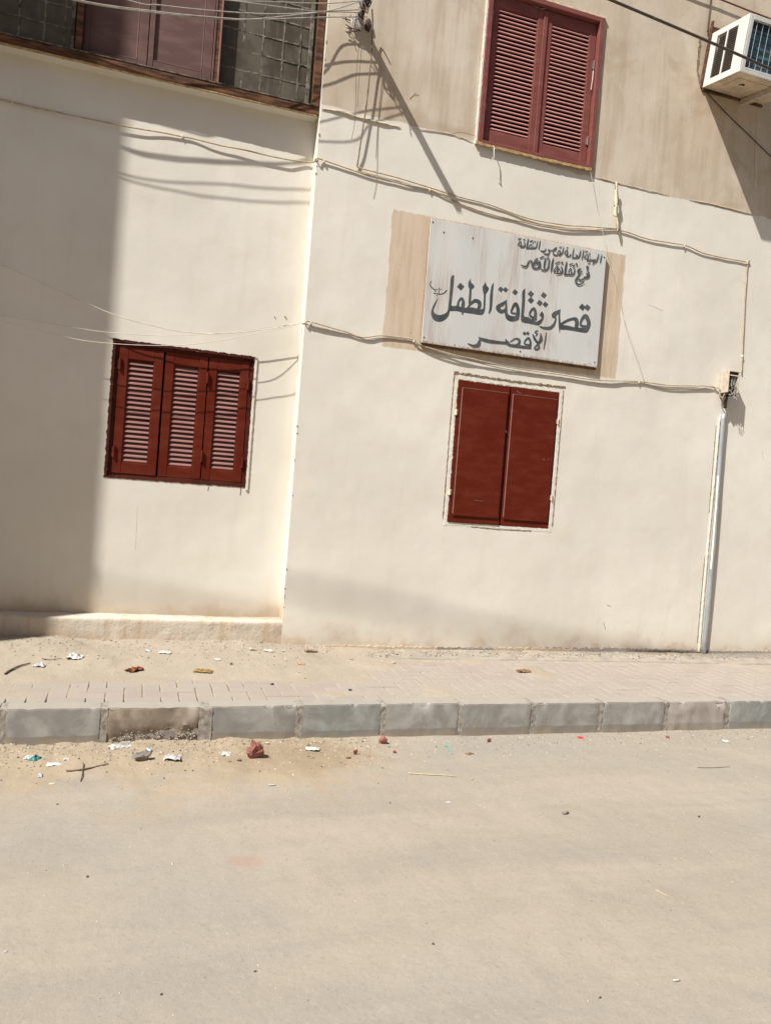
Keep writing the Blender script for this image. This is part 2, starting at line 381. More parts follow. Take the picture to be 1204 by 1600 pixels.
for y in ys:
    for x in xs:
        w = (1-sst(0, 3, max(-1.6-x, x-5.6, 0)))*sst(-3, .5, y)
        vs.append((x, y, road_z(x, y)*w))
W_ = len(xs)
for j in range(len(ys)-1):
    for i in range(W_-1): fs.append((j*W_+i, j*W_+i+1, (j+1)*W_+i+1, (j+1)*W_+i))
tag(sheet('road', vs, fs, M_ROAD), kind='structure')
# ground behind the pavement's line, so the sheet goes on to the horizon under the buildings
tag(sheet('ground', [(-400, KERB_Y+.02, -.012), (400, KERB_Y+.02, -.012), (400, 600, -.012), (-400, 600, -.012)], [(0, 1, 2, 3)], M_ROAD), kind='structure')

# kerb: a mortar bed and the stones set in it
JOINTS = [-.588, -.099, .433, .961, 1.464, 1.964, 2.462, 2.967, 3.472, 3.983]
left_j = [-.588-.5*i for i in range(1, 8)][::-1]; right_j = [3.983+.502*i for i in range(1, 9)]
allj = left_j + JOINTS + right_j
m = MB(); m.box(allj[0], allj[-1], KERB_Y+.012, KERB_Y+KERB_W-.004, -.05, KERB_TOP-.012)
kerb = m.build('kerb', M_MORTAR); tag(kerb, kind='structure')
def kerb_stone(x0, x1, mat, wear, seed, label=None):
    x0 += .012 + .005*random.random(); x1 -= .012 + .005*random.random()
    bm = bmesh.new(); bmesh.ops.create_cube(bm, size=1)
    for v in bm.verts:
        v.co = ((x0+x1)/2 + v.co.x*(x1-x0), KERB_Y+KERB_W/2 + v.co.y*KERB_W, (KERB_TOP-.05)/2+ v.co.z*(KERB_TOP+.05))
    bmesh.ops.bevel(bm, geom=[e for e in bm.edges if all(v.co.z > .1 for v in e.verts) or abs(e.verts[0].co.z-e.verts[1].co.z) > .1], offset=.005, segments=2, affect='EDGES')
    bmesh.ops.subdivide_edges(bm, edges=[e for e in bm.edges if e.calc_length() > .3], cuts=22, use_grid_fill=True)
    bmesh.ops.subdivide_edges(bm, edges=[e for e in bm.edges if e.calc_length() > .08], cuts=7, use_grid_fill=True)
    dz = .010*nz(seed*3.1+.4, 0); dy = .009*nz(seed*5.7+.3, 1); tw = .006*nz(seed*2.3+.7, 2)
    for v in bm.verts:
        c = v.co; a = wear*(.0035*nz(c.x*22, c.y*22, c.z*22+seed) + .002*nz(c.x*60, c.y*60, c.z*60))
        front = 1-sst(KERB_Y, KERB_Y+.03, c.y)
        edge = sst(.012, .0, min(c.x-x0, x1-c.x))*wear
        if wear > 2 and c.y < KERB_Y+.06:                      # broken lower face with the aggregate showing
            brk = sst(.085, .03, c.z + .05*nz(c.x*7, 0, seed) - .03*sst(.15, .38, c.x))
            a += brk*(.016 + .012*nz(c.x*45, c.y*45, c.z*45)) * front
            brk2 = sst(.165, .20, c.z)*sst(.14, .2, c.x)*sst(.40, .33, c.x); a += brk2*(.004+.012*nz(c.x*38, 4, c.z*38))
        chip = sst(.20, .50, nz(c.x*16, 3, seed*1.7))*sst(KERB_TOP-.022, KERB_TOP-.004, c.z)*(1-sst(KERB_Y+.004, KERB_Y+.018, c.y))
        c.z -= .012*chip; a += .010*chip/max(front, .3); c.z += tw*(c.x-x0)/(x1-x0)*sst(0, .1, c.z)
        c.y += dy + a*front + .004*edge*front; c.z += dz*sst(.0, .1, c.z) + (-.5*abs(a) if c.z > .15 else 0)
    for f in bm.faces: f.smooth = True
    me = bpy.data.meshes.new('kerb_stone'); 
    org = Vector((x0, KERB_Y, 0))
    for v in bm.verts: v.co -= org
    bm.to_mesh(me); bm.free(); me.set_sharp_from_angle(angle=R(32)); me.materials.append(mat)
    o = bpy.data.objects.new('kerb_stone', me); COL.objects.link(o); o.parent = kerb; o.location = org - kerb.location
    if label: o['label'] = label
for i in range(len(allj)-1):
    x0, x1 = allj[i], allj[i+1]; mat, wear, lab = M_KERB, 1.0, None
    if abs(x0+.099) < .01: mat, wear, lab = M_KERB_BROWN, 3.0, 'brown broken kerb stone with its aggregate showing'
    elif abs(x0-3.472) < .01: mat, wear, lab = M_KERB_PALE, 2.0, 'rough pale kerb stone'
    elif x0 > 3.9 or abs(x0-.961) < .01: mat = M_KERB_BLUE
    kerb_stone(x0, x1, mat, wear, i, lab)
# mortar squeezed out of the joints
for j in allj[1:-1]:
    vs, fs = [], []; hw = .021; nn = 16; wide = 1.7 if abs(j-.433) < .01 else 1.0
    prof = [(KERB_Y, z) for z in [-.02+(KERB_TOP+.014)*q/nn for q in range(nn+1)]] + [(KERB_Y+.006+.118*q/5, KERB_TOP-.004) for q in range(6)]
    for (yy, zz) in prof:
        for q in range(6):
            x = j + hw*wide*(q/5*2-1); e = .0045*nz(x*60, zz*60, j*5) + .003*nz(x*140, zz*140+yy*90, j)
            vs.append((x, yy+(.0045+e if zz < KERB_TOP-.005 else 0)-(wide-1)*.007, zz+(e if zz > KERB_TOP-.005 else 0)))
    for q in range(len(prof)-1):
        for t in range(5): fs.append((q*6+t, q*6+t+1, (q+1)*6+t+1, (q+1)*6+t))
    sheet('joint', vs, fs, M_MORTAR, kerb)
# pavement: bed, herringbone pavers, cement margin along the wall, drifted sand
m = MB(); m.box(-4.4, 8, EDGE_PAVE, WALL+.3, -.05, PAVE_Z-.010); pave = m.build('pavement', M_BED); tag(pave, kind='structure')
BACK = 5.50
u = .1
cells = []
nx0, nx1, ny = -44, 80, int((BACK-EDGE_PAVE)/u)+1
for i in range(nx0, nx1):
    for j in range(0, ny):
        r_ = (i-j) % 4
        if r_ == 0: cells.append((i*u, EDGE_PAVE+j*u, 2*u, u))
        elif r_ == 3: cells.append((i*u, EDGE_PAVE+j*u, u, 2*u))
    if (i+1) % 4 == 3: cells.append((i*u, EDGE_PAVE, u, u))
def paver_box(m, x, y, w, d, dz):
    g = .0035; y1 = min(y+d-g, BACK); x0, x1, y0 = x+g, x+w-g, y+g
    if y1-y0 < .02: return
    c = .004; z = PAVE_Z + dz; b = len(m.v)
    m.v += [(x0, y0, z-.03), (x1, y0, z-.03), (x1, y1, z-.03), (x0, y1, z-.03), (x0, y0, z-c), (x1, y0, z-c), (x1, y1, z-c), (x0, y1, z-c), (x0+c, y0+c, z), (x1-c, y0+c, z), (x1-c, y1-c, z), (x0+c, y1-c, z)]
    for a in (0, 4):
        for k in range(4): k2 = (k+1) % 4; m.f.append((b+a+k, b+a+k2, b+a+4+k2, b+a+4+k))
    m.f.append((b+8, b+9, b+10, b+11))
vis = []; rest = MB()
for (x, y, w, d) in cells:
    cx, cy = x+w/2, y+d/2
    lo, hi = floor_at(0, 1100, .19), floor_at(1204, 1090, .19)
    seen = -.12*cy-.12 < cx < 1.02*cy + .02
    (vis.append((cy, x, y, w, d)) if seen else paver_box(rest, x, y, w, d, random.uniform(-.0012, .0012)))
vis.sort()
for n_, (cy, x, y, w, d) in enumerate(vis):
    dz = random.uniform(-.0015, .0018)
    if n_ < 300:
        m = MB(); paver_box(m, x, y, w, d, dz)
        if m.v: m.build('paver', M_PAVER, pave)
    else: paver_box(rest, x, y, w, d, dz)
tag(rest.build('distant_pavers', M_PAVER, pave), kind='stuff')
vs, fs = [], []; n = 260
for k in range(n+1):
    x = -4.3 + 12.2*k/n; yb = BACK + .006 + .012*nz(x*3, 2) - .10*sst(2.5, 6.0, x)
    h = PAVE_Z + .012 + .004*nz(x*4, 7)
    for (y, z) in ((yb, PAVE_Z-.012), (yb, h-.004), (yb+.012, h), (yb+.09, h+.002*nz(x*9, 1)), (yb+.11, h-.006), (yb+.125, h+.001), (yb+.2, h+.004*nz(x*7, 5)+.002), (WALL+.02, h+.008+.006*nz(x*8, 3))): vs.append((x, y, z))
for k in range(n):
    for a in range(7): fs.append((k*8+a, (k+1)*8+a, (k+1)*8+a+1, k*8+a+1))
sheet('cement_margin', vs, fs, M_MARGIN, pave)
# sand blown over the pavers, deepest in the left corner by the plinth
def drift_h(x, y):
    back = sst(4.75, 5.55, y); left = 1-sst(.5, 2.4, x)
    h = -.012 + .030*left*sst(4.72, 5.35, y + .18*nz(x*1.7, y*1.7, 4)) + .034*left*back*(1+.5*nz(x*2.4, y*2.4, 8))
    h += .0085*sst(-.15, .4, nz(x*1.25+4, y*1.6, 2)) + .010*sst(.1, .5, nz(x*2.9, y*3.3, 12)) + .006*nz(x*6, y*6, 3)*.6 + .0022*nz(x*22, y*22, 6) + left*back*(.006*nz(x*14, y*14, 2) + .004*nz(x*38, y*38, 9))
    h += .012*(1-sst(-.45, .05, x))*sst(4.4, 4.6, y) + .018*sst(5.62, 5.8, y)*(.55+.6*nz(x*1.6, 3, 3)) + .013*sst(5.1, 5.5, y)*(1-left)*.5
    return h
xs = [-4.2+.05*i for i in range(62)] + [-1.1 + .022*i for i in range(320)] + [6.0+.1*i for i in range(19)]
ys = [EDGE_PAVE-.02 + .0225*i for i in range(63)]
ys = [y for y in ys if y < WALL] + [WALL+.012]
vs, fs = [], []
for y in ys:
    for x in xs:
        e = sst(EDGE_PAVE-.02, EDGE_PAVE+.10, y)
        vs.append((x, y, PAVE_Z + drift_h(x, y) - .012*(1-e)))
W_ = len(xs)
for j in range(len(ys)-1):
    for i in range(W_-1): fs.append((j*W_+i, j*W_+i+1, (j+1)*W_+i+1, (j+1)*W_+i))
drift = sheet('drifted_sand', vs, fs, M_DRIFT); tag(drift, 'pale yellow sand drifted over the pink pavement tiles', 'sand', kind='stuff')
def pave_z(x, y): return max(PAVE_Z+.001, PAVE_Z + drift_h(x, y))
def gz(p): return pave_z(p.x, p.y) if p.y > KERB_Y else road_z(p.x, p.y)

# ================================================================== THE BUILDING
bld = empty('building', (2.5, WALL, 0), 'cream plastered building with maroon shuttered windows and a hanging board', 'building')
def disp(x, z):
    return .0050*nz(x*1.3, z*1.5, 1) + .0022*nz(x*4.5, z*4.0, 6) + .0006*nz(x*13, z*13, 2)
def grid_lines(lo, hi, step, marks):
    n = int(round((hi-lo)/step)); a = [lo+(hi-lo)*i/n for i in range(n+1)]
    a = [v for v in a if v in (a[0], a[-1]) or all(abs(v-k) > step*.35 for k in marks)]
    return sorted(set(a) | set(k for k in marks if lo < k < hi))
def wall_sheet(name, x0, x1, z0, z1, Y, holes, mat, depth=.10, step=.032, amp=1., reveal=True):
    xs = grid_lines(x0, x1, step, [h[0] for h in holes]+[h[1] for h in holes]); zs = grid_lines(z0, z1, step, [h[2] for h in holes]+[h[3] for h in holes])
    vs, fs, W = [], [], len(xs)
    def yy(x, z): return Y + amp*disp(x, z)
    for z in zs:
        for x in xs: vs.append((x, yy(x, z), z))
    for j in range(len(zs)-1):
        for i in range(W-1):
            cx, cz = (xs[i]+xs[i+1])/2, (zs[j]+zs[j+1])/2
            if any(h[0] < cx < h[1] and h[2] < cz < h[3] for h in holes): continue
            fs.append((j*W+i, j*W+i+1, (j+1)*W+i+1, (j+1)*W+i))
    if reveal:
        for h in holes:
            hx = [x for x in xs if h[0]-1e-6 <= x <= h[1]+1e-6]; hz = [z for z in zs if h[2]-1e-6 <= z <= h[3]+1e-6]
            for z, fl in ((h[2], 0), (h[3], 1)):
                for a, b in zip(hx, hx[1:]):
                    k = len(vs); vs += [(a, yy(a, z), z), (b, yy(b, z), z), (b, Y+depth, z), (a, Y+depth, z)]; fs.append((k, k+1, k+2, k+3) if not fl else (k, k+3, k+2, k+1))
            for x, fl in ((h[0], 0), (h[1], 1)):
                for a, b in zip(hz, hz[1:]):
                    k = len(vs); vs += [(x, yy(x, a), a), (x, yy(x, b), b), (x, Y+depth, b), (x, Y+depth, a)]; fs.append((k, k+1, k+2, k+3) if fl else (k, k+3, k+2, k+1))
    return sheet(name, vs, fs, mat, bld)
UR = (2.392, 3.448, 4.312, 5.568); LR = (2.397, 3.330, 1.256, 2.414); LL = (-.232, .774, 1.420, 2.400)
wall_sheet('wall', CORNER, 9.0, 0.0, 8.0, WALL, [UR, LR], M_MAIN, .14)
wall_sheet('recess_wall', -4.4, CORNER, .40, 4.40, RECESS, [LL], M_REC, .14)
# left-facing return of the right-hand wall
vs, fs = [], []; n = 250
for k in range(n+1):
    z = .395 + 7.6*k/n; ox = .003*nz(z*4, 5) + .0015*nz(z*17, 3)
    vs += [(CORNER, WALL+disp(CORNER, z), z), (CORNER+ox*.5, WALL+.05, z), (CORNER+ox, RECESS+.02, z)]
for k in range(n): fs += [(k*3, k*3+3, k*3+4, k*3+1), (k*3+1, k*3+4, k*3+5, k*3+2)]
sheet('wall_return', vs, fs, M_REC, bld, False)
# plinth below the recess, flush with the right-hand wall
vs, fs = [], []; xs = grid_lines(-4.4, CORNER, .03, []); rows = [0, .05, .1, .14, .17, .2, .23, .26, .29, .32, .35, .375, .392]
for x in xs:
    ztop = .404 + .008*nz(x*2.2, 4) + .003*nz(x*9, 2)
    for z in rows: vs.append((x, WALL + disp(x, z) + .003*nz(x*12, z*12, 8), z))
    vs += [(x, WALL+.006+disp(x, .4), ztop), (x, WALL+.05, ztop+.004), (x, RECESS+.02, ztop+.010)]
W_ = len(rows)+3
for i in range(len(xs)-1):
    for a in range(W_-1): fs.append((i*W_+a, (i+1)*W_+a, (i+1)*W_+a+1, i*W_+a+1))
sheet('plinth', vs, fs, M_PLINTH, bld)
# solid body behind the front skin, the storey above and the parapet
m = MB(); m.box(-4.4, 9.0, RECESS+.30, 14, 0, 8.0); m.build('masonry_core', M_MAIN, bld)
m = MB(); m.box(-4.4, 9.02, WALL+.02, 14, 8.001, 8.35); m.build('parapet', M_MAIN, bld)
# uneven lip of the newer coat of paint
def ridge(pts, r, name='paint_ridge', mat=M_RIDGE, off=.004):
    P = smooth_path([tuple(wall_at(*p)) for p in pts], 8); m = MB()
    P = [(p[0], WALL + disp(p[0], p[2]) - off + .002*nz(p[0]*20, 1), p[2] + .004*nz(p[0]*14, 3)) for p in P]
    m.tube(P, [max(.0015, r*(1+.6*nz(p[0]*11, 9)))*min(1, .25+4*min(i, len(P)-1-i)/len(P)) for i, p in enumerate(P)], 6); m.build(name, mat, bld, smooth=True)
ridge([(502, 170), (530, 175), (560, 184), (600, 194), (625, 199)], .0085)
ridge([(640, 200), (690, 207), (715, 213), (740, 223)], .003)
ridge([(925, 276), (960, 285), (1000, 295), (1045, 305)], .0032)
ridge([(1075, 312), (1110, 319), (1150, 329), (1185, 338)], .004)

# ragged flat strips: paint and plaster edges round the openings
def ragged(name, path, w0, w1, mat, parent, Y, thick=.003, step=.012, rough=.5, seed=0):
    """a strip of plaster along a path in the wall's plane (x, z); w0 and w1 are its two half widths"""
    P = [Vector((a, b)) for a, b in path]; L = [0]
    for a, b in zip(P, P[1:]): L.append(L[-1]+(b-a).length)
    n = max(2, int(L[-1]/step)); vs, fs = [], []
    for k in range(n+1):
        s = L[-1]*k/n; i = max(j for j in range(len(P)) if L[j] <= s+1e-9); i = min(i, len(P)-2)
        t = (P[i+1]-P[i]).normalized(); p = P[i] + t*(s-L[i]); nn = Vector((-t.y, t.x))
        j0 = w0*(1+rough*(nz(s*26, seed)+.7*nz(s*75, seed+3))); j1 = w1*(1+rough*(nz(s*26, seed+7)+.7*nz(s*75, seed+9)))
        a, b = p+nn*j0, p-nn*j1; ya = Y+disp(a.x, a.y); yb = Y+disp(b.x, b.y)
        vs += [(a.x, ya+.002, a.y), (a.x, ya-thick, a.y), (b.x, yb-thick, b.y), (b.x, yb+.002, b.y)]
    for k in range(n):
        for c in range(3): fs.append((k*4+c, k*4+c+1, (k+1)*4+c+1, (k+1)*4+c))
    return sheet(name, vs, fs, mat, parent, False)

def window(name, label, mb, mat):
    o = mb.build(name, mat, bld, bevel=.003); o['label'] = label; return o
def frame_mb(x0, x1, z0, z1, w, y0, y1, wb=None):
    wb = w if wb is None else wb; m = MB()
    m.box(x0, x0+w, y0, y1, z0, z1).box(x1-w, x1, y0, y1, z0, z1).box(x0+w, x1-w, y0+.001, y1, z1-w, z1).box(x0+w, x1-w, y0-.001, y1, z0, z0+wb); return m
def leaf_frame(win, x0, x1, z0, z1, y0, y1, st, rt, rb, mat, mid=None):
    m = MB(); m.box(x0, x0+st, y0, y1, z0, z1).box(x1-st, x1, y0, y1, z0, z1).box(x0+st, x1-st, y0+.0015, y1, z1-rt, z1).box(x0+st, x1-st, y0+.0015, y1, z0, z0+rb)
    o = m.build('shutter_leaf', mat, win, bevel=.0025)
    # small bead around the opening
    b = MB(); e = .008; a0, a1, c0, c1 = x0+st, x1-st, z0+rb, z1-rt
    b.box(a0, a0+e, y0+.006, y1, c0, c1).box(a1-e, a1, y0+.006, y1, c0, c1).box(a0+e, a1-e, y0+.007, y1, c0, c0+e).box(a0+e, a1-e, y0+.007, y1, c1-e, c1); b.build('bead', mat, win)
    return (a0+e, a1-e, c0+e, c1-e)
def slats(win, o, n, y, mat, depth=.026, th=.006, tilt=38):
    x0, x1, z0, z1 = o; pitch = (z1-z0)/n; proto = None
    for k in range(n):
        zc = z0 + pitch*(k+.5)
        if proto is None:
            m = MB(); a = R(tilt); hw = depth/2
            cx = (x0+x1)/2; L = (x1-x0)/2+.003
            pr = [(-hw, -th/2), (hw, -th/2), (hw, th/2), (-hw+th*.8, th/2), (-hw, -th*.05)]
            for sx in (-L, L):
                for (d, h) in pr: m.v.append((cx+sx, y + d*math.cos(a) - h*math.sin(a), zc + d*math.sin(a) + h*math.cos(a)))
            m.f += [(0, 1, 2, 3, 4), (9, 8, 7, 6, 5)] + [(q, (q+1) % 5, (q+1) % 5+5, q+5) for q in range(5)]
            proto = m.build('slat', mat, win); base = wloc(proto); z00 = zc
        else:
            c = copy_to(proto, base + Vector((0, 0, zc-z00 + random.uniform(-.0012, .0012))), win)
            c.rotation_euler = (random.uniform(-.05, .05), random.uniform(-.004, .004), 0)
def hinge(win, x, y, z, mat, h=.07, r=.006):
    m = MB(); m.tube([(x, y, z-h/2), (x, y, z+h/2)], r, 8); m.box(x-.016, x+.016, y+.004, y+.008, z-h*.4, z+h*.4); m.build('hinge', mat, win)

# --- upper right window: two louvred leaves in a frame proud of the wall
w = window('shuttered_window', 'faded rose red window with two louvred shutters', frame_mb(UR[0], UR[1], UR[2], UR[3], .040, WALL-.030, WALL+.12, .026), M_ROSE)
mid = (UR[0]+UR[1])/2
lf = (UR[0]+.042, mid-.002, UR[2]+.034, UR[3]-.043); rt = (mid+.004, UR[1]-.044, UR[2]+.028, UR[3]-.046)
for a in (lf, rt):
    o = leaf_frame(w, a[0], a[1], a[2], a[3], WALL+.010 + (.004 if a is rt else 0), WALL+.045, .062, .088, .100, M_ROSE)
    slats(w, o, 30, WALL+.027, M_ROSE_SL, .026, .0125, 22)
m = MB(); m.box(mid-.018, mid+.018, WALL+.001, WALL+.0095, UR[2]+.04, UR[3]-.06); m.build('astragal', M_ROSE, w, bevel=.003)
m = MB(); m.box(UR[0]+.05, UR[1]-.05, WALL+.075, WALL+.08, UR[2]+.03, UR[3]-.05); m.build('backing', M_DARK, w)
for z in (4.62, 5.36): hinge(w, UR[0]+.048, WALL+.002, z, M_METAL)
for z in (4.55, 5.18): hinge(w, UR[1]-.050, WALL+.004, z, M_METAL, .075)
m = MB(); m.tube([(UR[1]-.056, WALL-.004, 5.13), (UR[1]-.058, WALL-.006, 5.05), (UR[1]-.062, WALL-.002, 4.97)], .004, 6); m.build('latch_rod', M_CABLE_W, w)
ragged('stained_edge', [(UR[0]-.012, UR[2]-.004), (mid, UR[2]-.012), (UR[1]-.01, UR[2]-.006)], .010, .012, M_STAIN, w, WALL-.022, .010, .01, .6, 3)
ragged('plaster_edge', [(UR[0]-.010, UR[2]-.01), (UR[0]-.008, UR[3]+.01)], .008, .006, M_WHITE_PL, w, WALL, .020, .012, .6, 5)
ragged('plaster_edge', [(UR[1]+.006, UR[2]), (UR[1]+.008, UR[3]+.02)], .006, .006, M_RIDGE, w, WALL, .012, .012, .9, 8)
ragged('plaster_edge', [(mid-.1, UR[3]+.012), (UR[1]+.015, UR[3]+.008)], .008, .010, M_RIDGE, w, WALL, .025, .012, .8, 11)

# --- lower right window: two plain leaves flush with the wall
w = window('plain_shutter_window', 'dark red window closed by two plain flat shutters', frame_mb(LR[0]+.002, LR[1]-.002, LR[2]+.002, LR[3]-.002, .022, WALL+.012, WALL+.12, .020), M_RED_DK)
mid = (LR[0]+LR[1])/2 + .004
for k, (a0, a1) in enumerate(((LR[0]+.004, mid-.006), (mid+.010, LR[1]-.004))):
    y = WALL-.003 - (.006 if k == 0 else 0); z0, z1 = LR[2]+(.004 if k == 0 else .0), LR[3]-.004
    m = MB(); m.box(a0, a1, y, y+.03, z0, z1); m.build('shutter_leaf', M_RED, w, bevel=.002)
    m = MB(); m.box(a0+.034 - .018*k, a1-.016, y-.011, y-.0005, z0+.052, z1-.058); m.build('panel', M_RED, w, bevel=.0045)
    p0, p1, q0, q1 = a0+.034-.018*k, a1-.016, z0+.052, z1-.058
    m = MB(); m.box(p0-.0022, p0+.0012, y-.0118, y-.0008, q0+.02, q1).box(p0+.002, p1-.004, y-.0118, y-.0008, q1-.001, q1+.0022); m.build('sunlit_edge', M_SLAT, w)  # pale strips painting the sun caught on the panel's top and left edges
for (pa, pb) in (((739, 781), (753, 783)), ((846, 716), (848, 719)), ((853, 717), (855, 718)), ((787, 672), (790, 676)), ((805, 611), (812, 615))):
    a, b = wall_at(pa[0], pa[1]), wall_at(pb[0], pb[1]); ragged('scratch', [(a.x, a.z), ((a.x+b.x)/2, (a.z+b.z)/2-.003), (b.x, b.z)], .0018, .0018, M_SLAT, w, WALL-.0215, .0008, .006, .9, pa[0])
m = MB(); m.box(LR[0]+.01, LR[1]-.01, WALL+.06, WALL+.064, LR[2]+.01, LR[3]-.01); m.build('backing', M_DARK, w)
for z in (1.50, 2.15): hinge(w, LR[0]-.002, WALL-.014, z, M_CLIP, .05, .006); hinge(w, LR[1]+.002, WALL-.010, z+.02, M_RIDGE, .05, .005)
B = .013
ragged('plaster_edge', [(LR[0]-B, LR[2]-.03), (LR[0]-B, LR[3]+.03)], B*.9, B*.9, M_WHITE_PL, w, WALL, .0016, .012, .9, 21)
ragged('plaster_edge', [(LR[1]+B, LR[2]-.03), (LR[1]+B, LR[3]+.03)], B*.9, B, M_WHITE_PL, w, WALL, .0016, .012, .9, 22)
ragged('plaster_edge', [(LR[0]-.03, LR[3]+.020), (LR[1]+.03, LR[3]+.020)], .020, .016, M_WHITE_PL, w, WALL, .00168, .012, .8, 23)
ragged('plaster_edge', [(LR[0]-.02, LR[2]-.012), (LR[1]+.02, LR[2]-.014)], .010, .012, M_WHITE_PL, w, WALL, .00168, .012, .9, 24)
ragged('crack', [(LR[0]-.045, LR[3]+.052), (LR[0]+.25, LR[3]+.046), (LR[0]+.5, LR[3]+.042), (LR[1]-.1, LR[3]+.046), (LR[1]+.05, LR[3]+.050)], .009, .008, M_CRACK, w, WALL, .004, .009, 1.3, 25)
ragged('crack', [(LR[0]-.040, LR[3]+.045), (LR[0]-.040, LR[2]+.3), (LR[0]-.038, LR[2]+.02)], .0035, .0035, M_CRACK, w, WALL, .002, .01, 1.2, 26)
ragged('crack', [(LR[1]+.036, LR[3]+.02), (LR[1]+.035, LR[2]+.02)], .003, .004, M_CRACK, w, WALL, .002, .01, 1.6, 27)
ragged('crack', [(mid-.25, LR[2]-.026), (mid-.02, LR[2]-.034), (mid+.3, LR[2]-.03)], .002, .004, M_CRACK, w, WALL, .0018, .01, 1.2, 28)

# --- lower left window: three louvred leaves in the recess
w = window('louvred_window', 'oxide red window with three louvred shutters', frame_mb(LL[0]+.001, LL[1]-.001, LL[2]+.001, LL[3]-.001, .030, RECESS+.020, RECESS+.13, .026), M_RED_DK)
xs3 = [LL[0]+.028, LL[0]+.352, LL[0]+.668, LL[1]-.030]
for k in range(3):
    a0, a1 = xs3[k]+.004, xs3[k+1]-.004
    if k == 0: a1 -= .006
    y = RECESS+.012 + (.004 if k else 0)
    o = leaf_frame(w, a0, a1, LL[2]+.026, LL[3]-.030, y, y+.04, .062 if k < 2 else .060, .085, .080, M_RED)
    slats(w, o, 21, y+.022, M_SLAT, .038, .008, 46)
m = MB(); m.box(LL[0]+.03, LL[1]-.03, RECESS+.075, RECESS+.08, LL[2]+.03, LL[3]-.03); m.build('backing', M_DARK, w)
for (x, z) in ((xs3[0]+.012, 2.24), (xs3[0]+.010, 1.60), (xs3[2]-.002, 2.21), (xs3[2]-.004, 1.62), (xs3[3]-.006, 2.2), (xs3[3]-.008, 1.60)): hinge(w, x, RECESS+.002, z, M_RED, .085, .008)
P = [(LL[0]-.008, LL[2]-.01), (LL[0]-.008, LL[3]+.01)]
ragged('brown_paint_edge', P, .010, .010, M_RED_DK, w, RECESS, .0030, .008, .7, 31)
ragged('brown_paint_edge', [(LL[0]-.02, LL[3]+.006), (LL[1]+.004, LL[3]+.004)], .009, .010, M_RED_DK, w, RECESS, .0036, .008, .8, 32)
ragged('brown_paint_edge', [(LL[0]-.02, LL[2]-.006), (LL[1]+.0, LL[2]-.004)], .010, .007, M_RED_DK, w, RECESS, .0036, .008, .9, 33)
ragged('brown_paint_edge', [(LL[1]-.004, LL[2]-.01), (LL[1]-.004, LL[3])], .004, .012, M_RED_DK, w, RECESS, .0030, .008, .8, 34)
ragged('plaster_edge', [(LL[1]+.008, LL[2]-.03), (LL[1]+.009, LL[3]+.01)], .008, .009, M_WHITE_PL, w, RECESS, .010, .012, .6, 35)
for px_, L_ in ((326, .03), (377, .065)):
    a = wall_at(px_, 761, RECESS-.004); ragged('paint_drip', [(a.x, a.z), (a.x-.003, a.z-L_)], .002, .002, M_RED_DK, w, RECESS, .0015, .008, .6, px_)

# --- upper left window: a wide wooden bay standing slightly out of the recess
ZB = 4.268; ZT = 7.2; BX0 = -4.3
m = MB(); m.box(BX0, CORNER-.004, BAY+.02, RECESS+.12, ZB+.012, ZB+.05); 
m.box(BX0, CORNER-.004, BAY-.002, BAY+.02, ZB+.001, ZB+.060)
for (a, b) in ((-.622, -.580), (.300, .352), (1.048, CORNER-.006), (-1.60, -1.55), (-2.8, -2.75)): m.box(a, b, BAY, BAY+.11, ZB+.061, ZT)
m.box(BX0, CORNER-.004, BAY+.001, BAY+.09, ZT+.001, ZT+.12)
w = window('bay_window', 'wide old wooden window with dusty panes and pinkish shutters', m, M_OLDWOOD)
ragged('stained_edge', [(BX0, ZB-.002), (CORNER-.02, ZB+.0)], .006, .008, M_STAIN, w, BAY+.012, .012, .014, .8, 41)
m = MB(); m.box(BX0, CORNER-.006, BAY+.018, RECESS+.01, ZB-.008, ZB+.006); m.build('soffit', M_REC, w)
m = MB(); m.box(BX0, CORNER-.02, BAY-.006, BAY+.004, ZB+.0615, ZB+.068); m.build('sill_lip', M_TAPE, w)
for (a, b) in ((-.578, -.150), (-.144, .298)):
    st = .060; z0 = ZB+.070; BY = BAY+(.045 if a < -.3 else 0)
    m = MB(); m.box(a, a+st*.6, BY+.022, BY+.06, z0, 6.6).box(b-st*1.05, b, BY+.022, BY+.06, z0, 6.6).box(a+st*.6, b-st*1.05, BY+.024, BY+.06, z0, z0+.055).box(a+st*.6, b-st*1.05, BY+.024, BY+.06, 6.4, 6.6)
    m.build('shutter_leaf', M_PINK, w, bevel=.003)
    m = MB(); m.box(a+st*.6, b-st*1.05, BY+.040, BY+.056, z0+.055, 6.4); m.build('panel', M_PINK, w)
    e = .012; c0, c1 = a+st*.6, b-st*1.05
    m = MB(); m.box(c1-e, c1, BY+.026, BY+.042, z0+.055+e, 6.39).box(c0, c1, BY+.026, BY+.042, z0+.055, z0+.055+e); m.build('moulding', M_PINK, w, bevel=.004)
m = MB(); m.box(.300, .312, BAY-.006, BAY+.001, ZB+.07, ZT); m.build('cover_strip', M_PINK, w, bevel=.002)
m = MB(); m.box(.340, .352, BAY-.006, BAY+.001, ZB+.07, ZT); m.build('cover_strip', M_SLAT, w, bevel=.002)
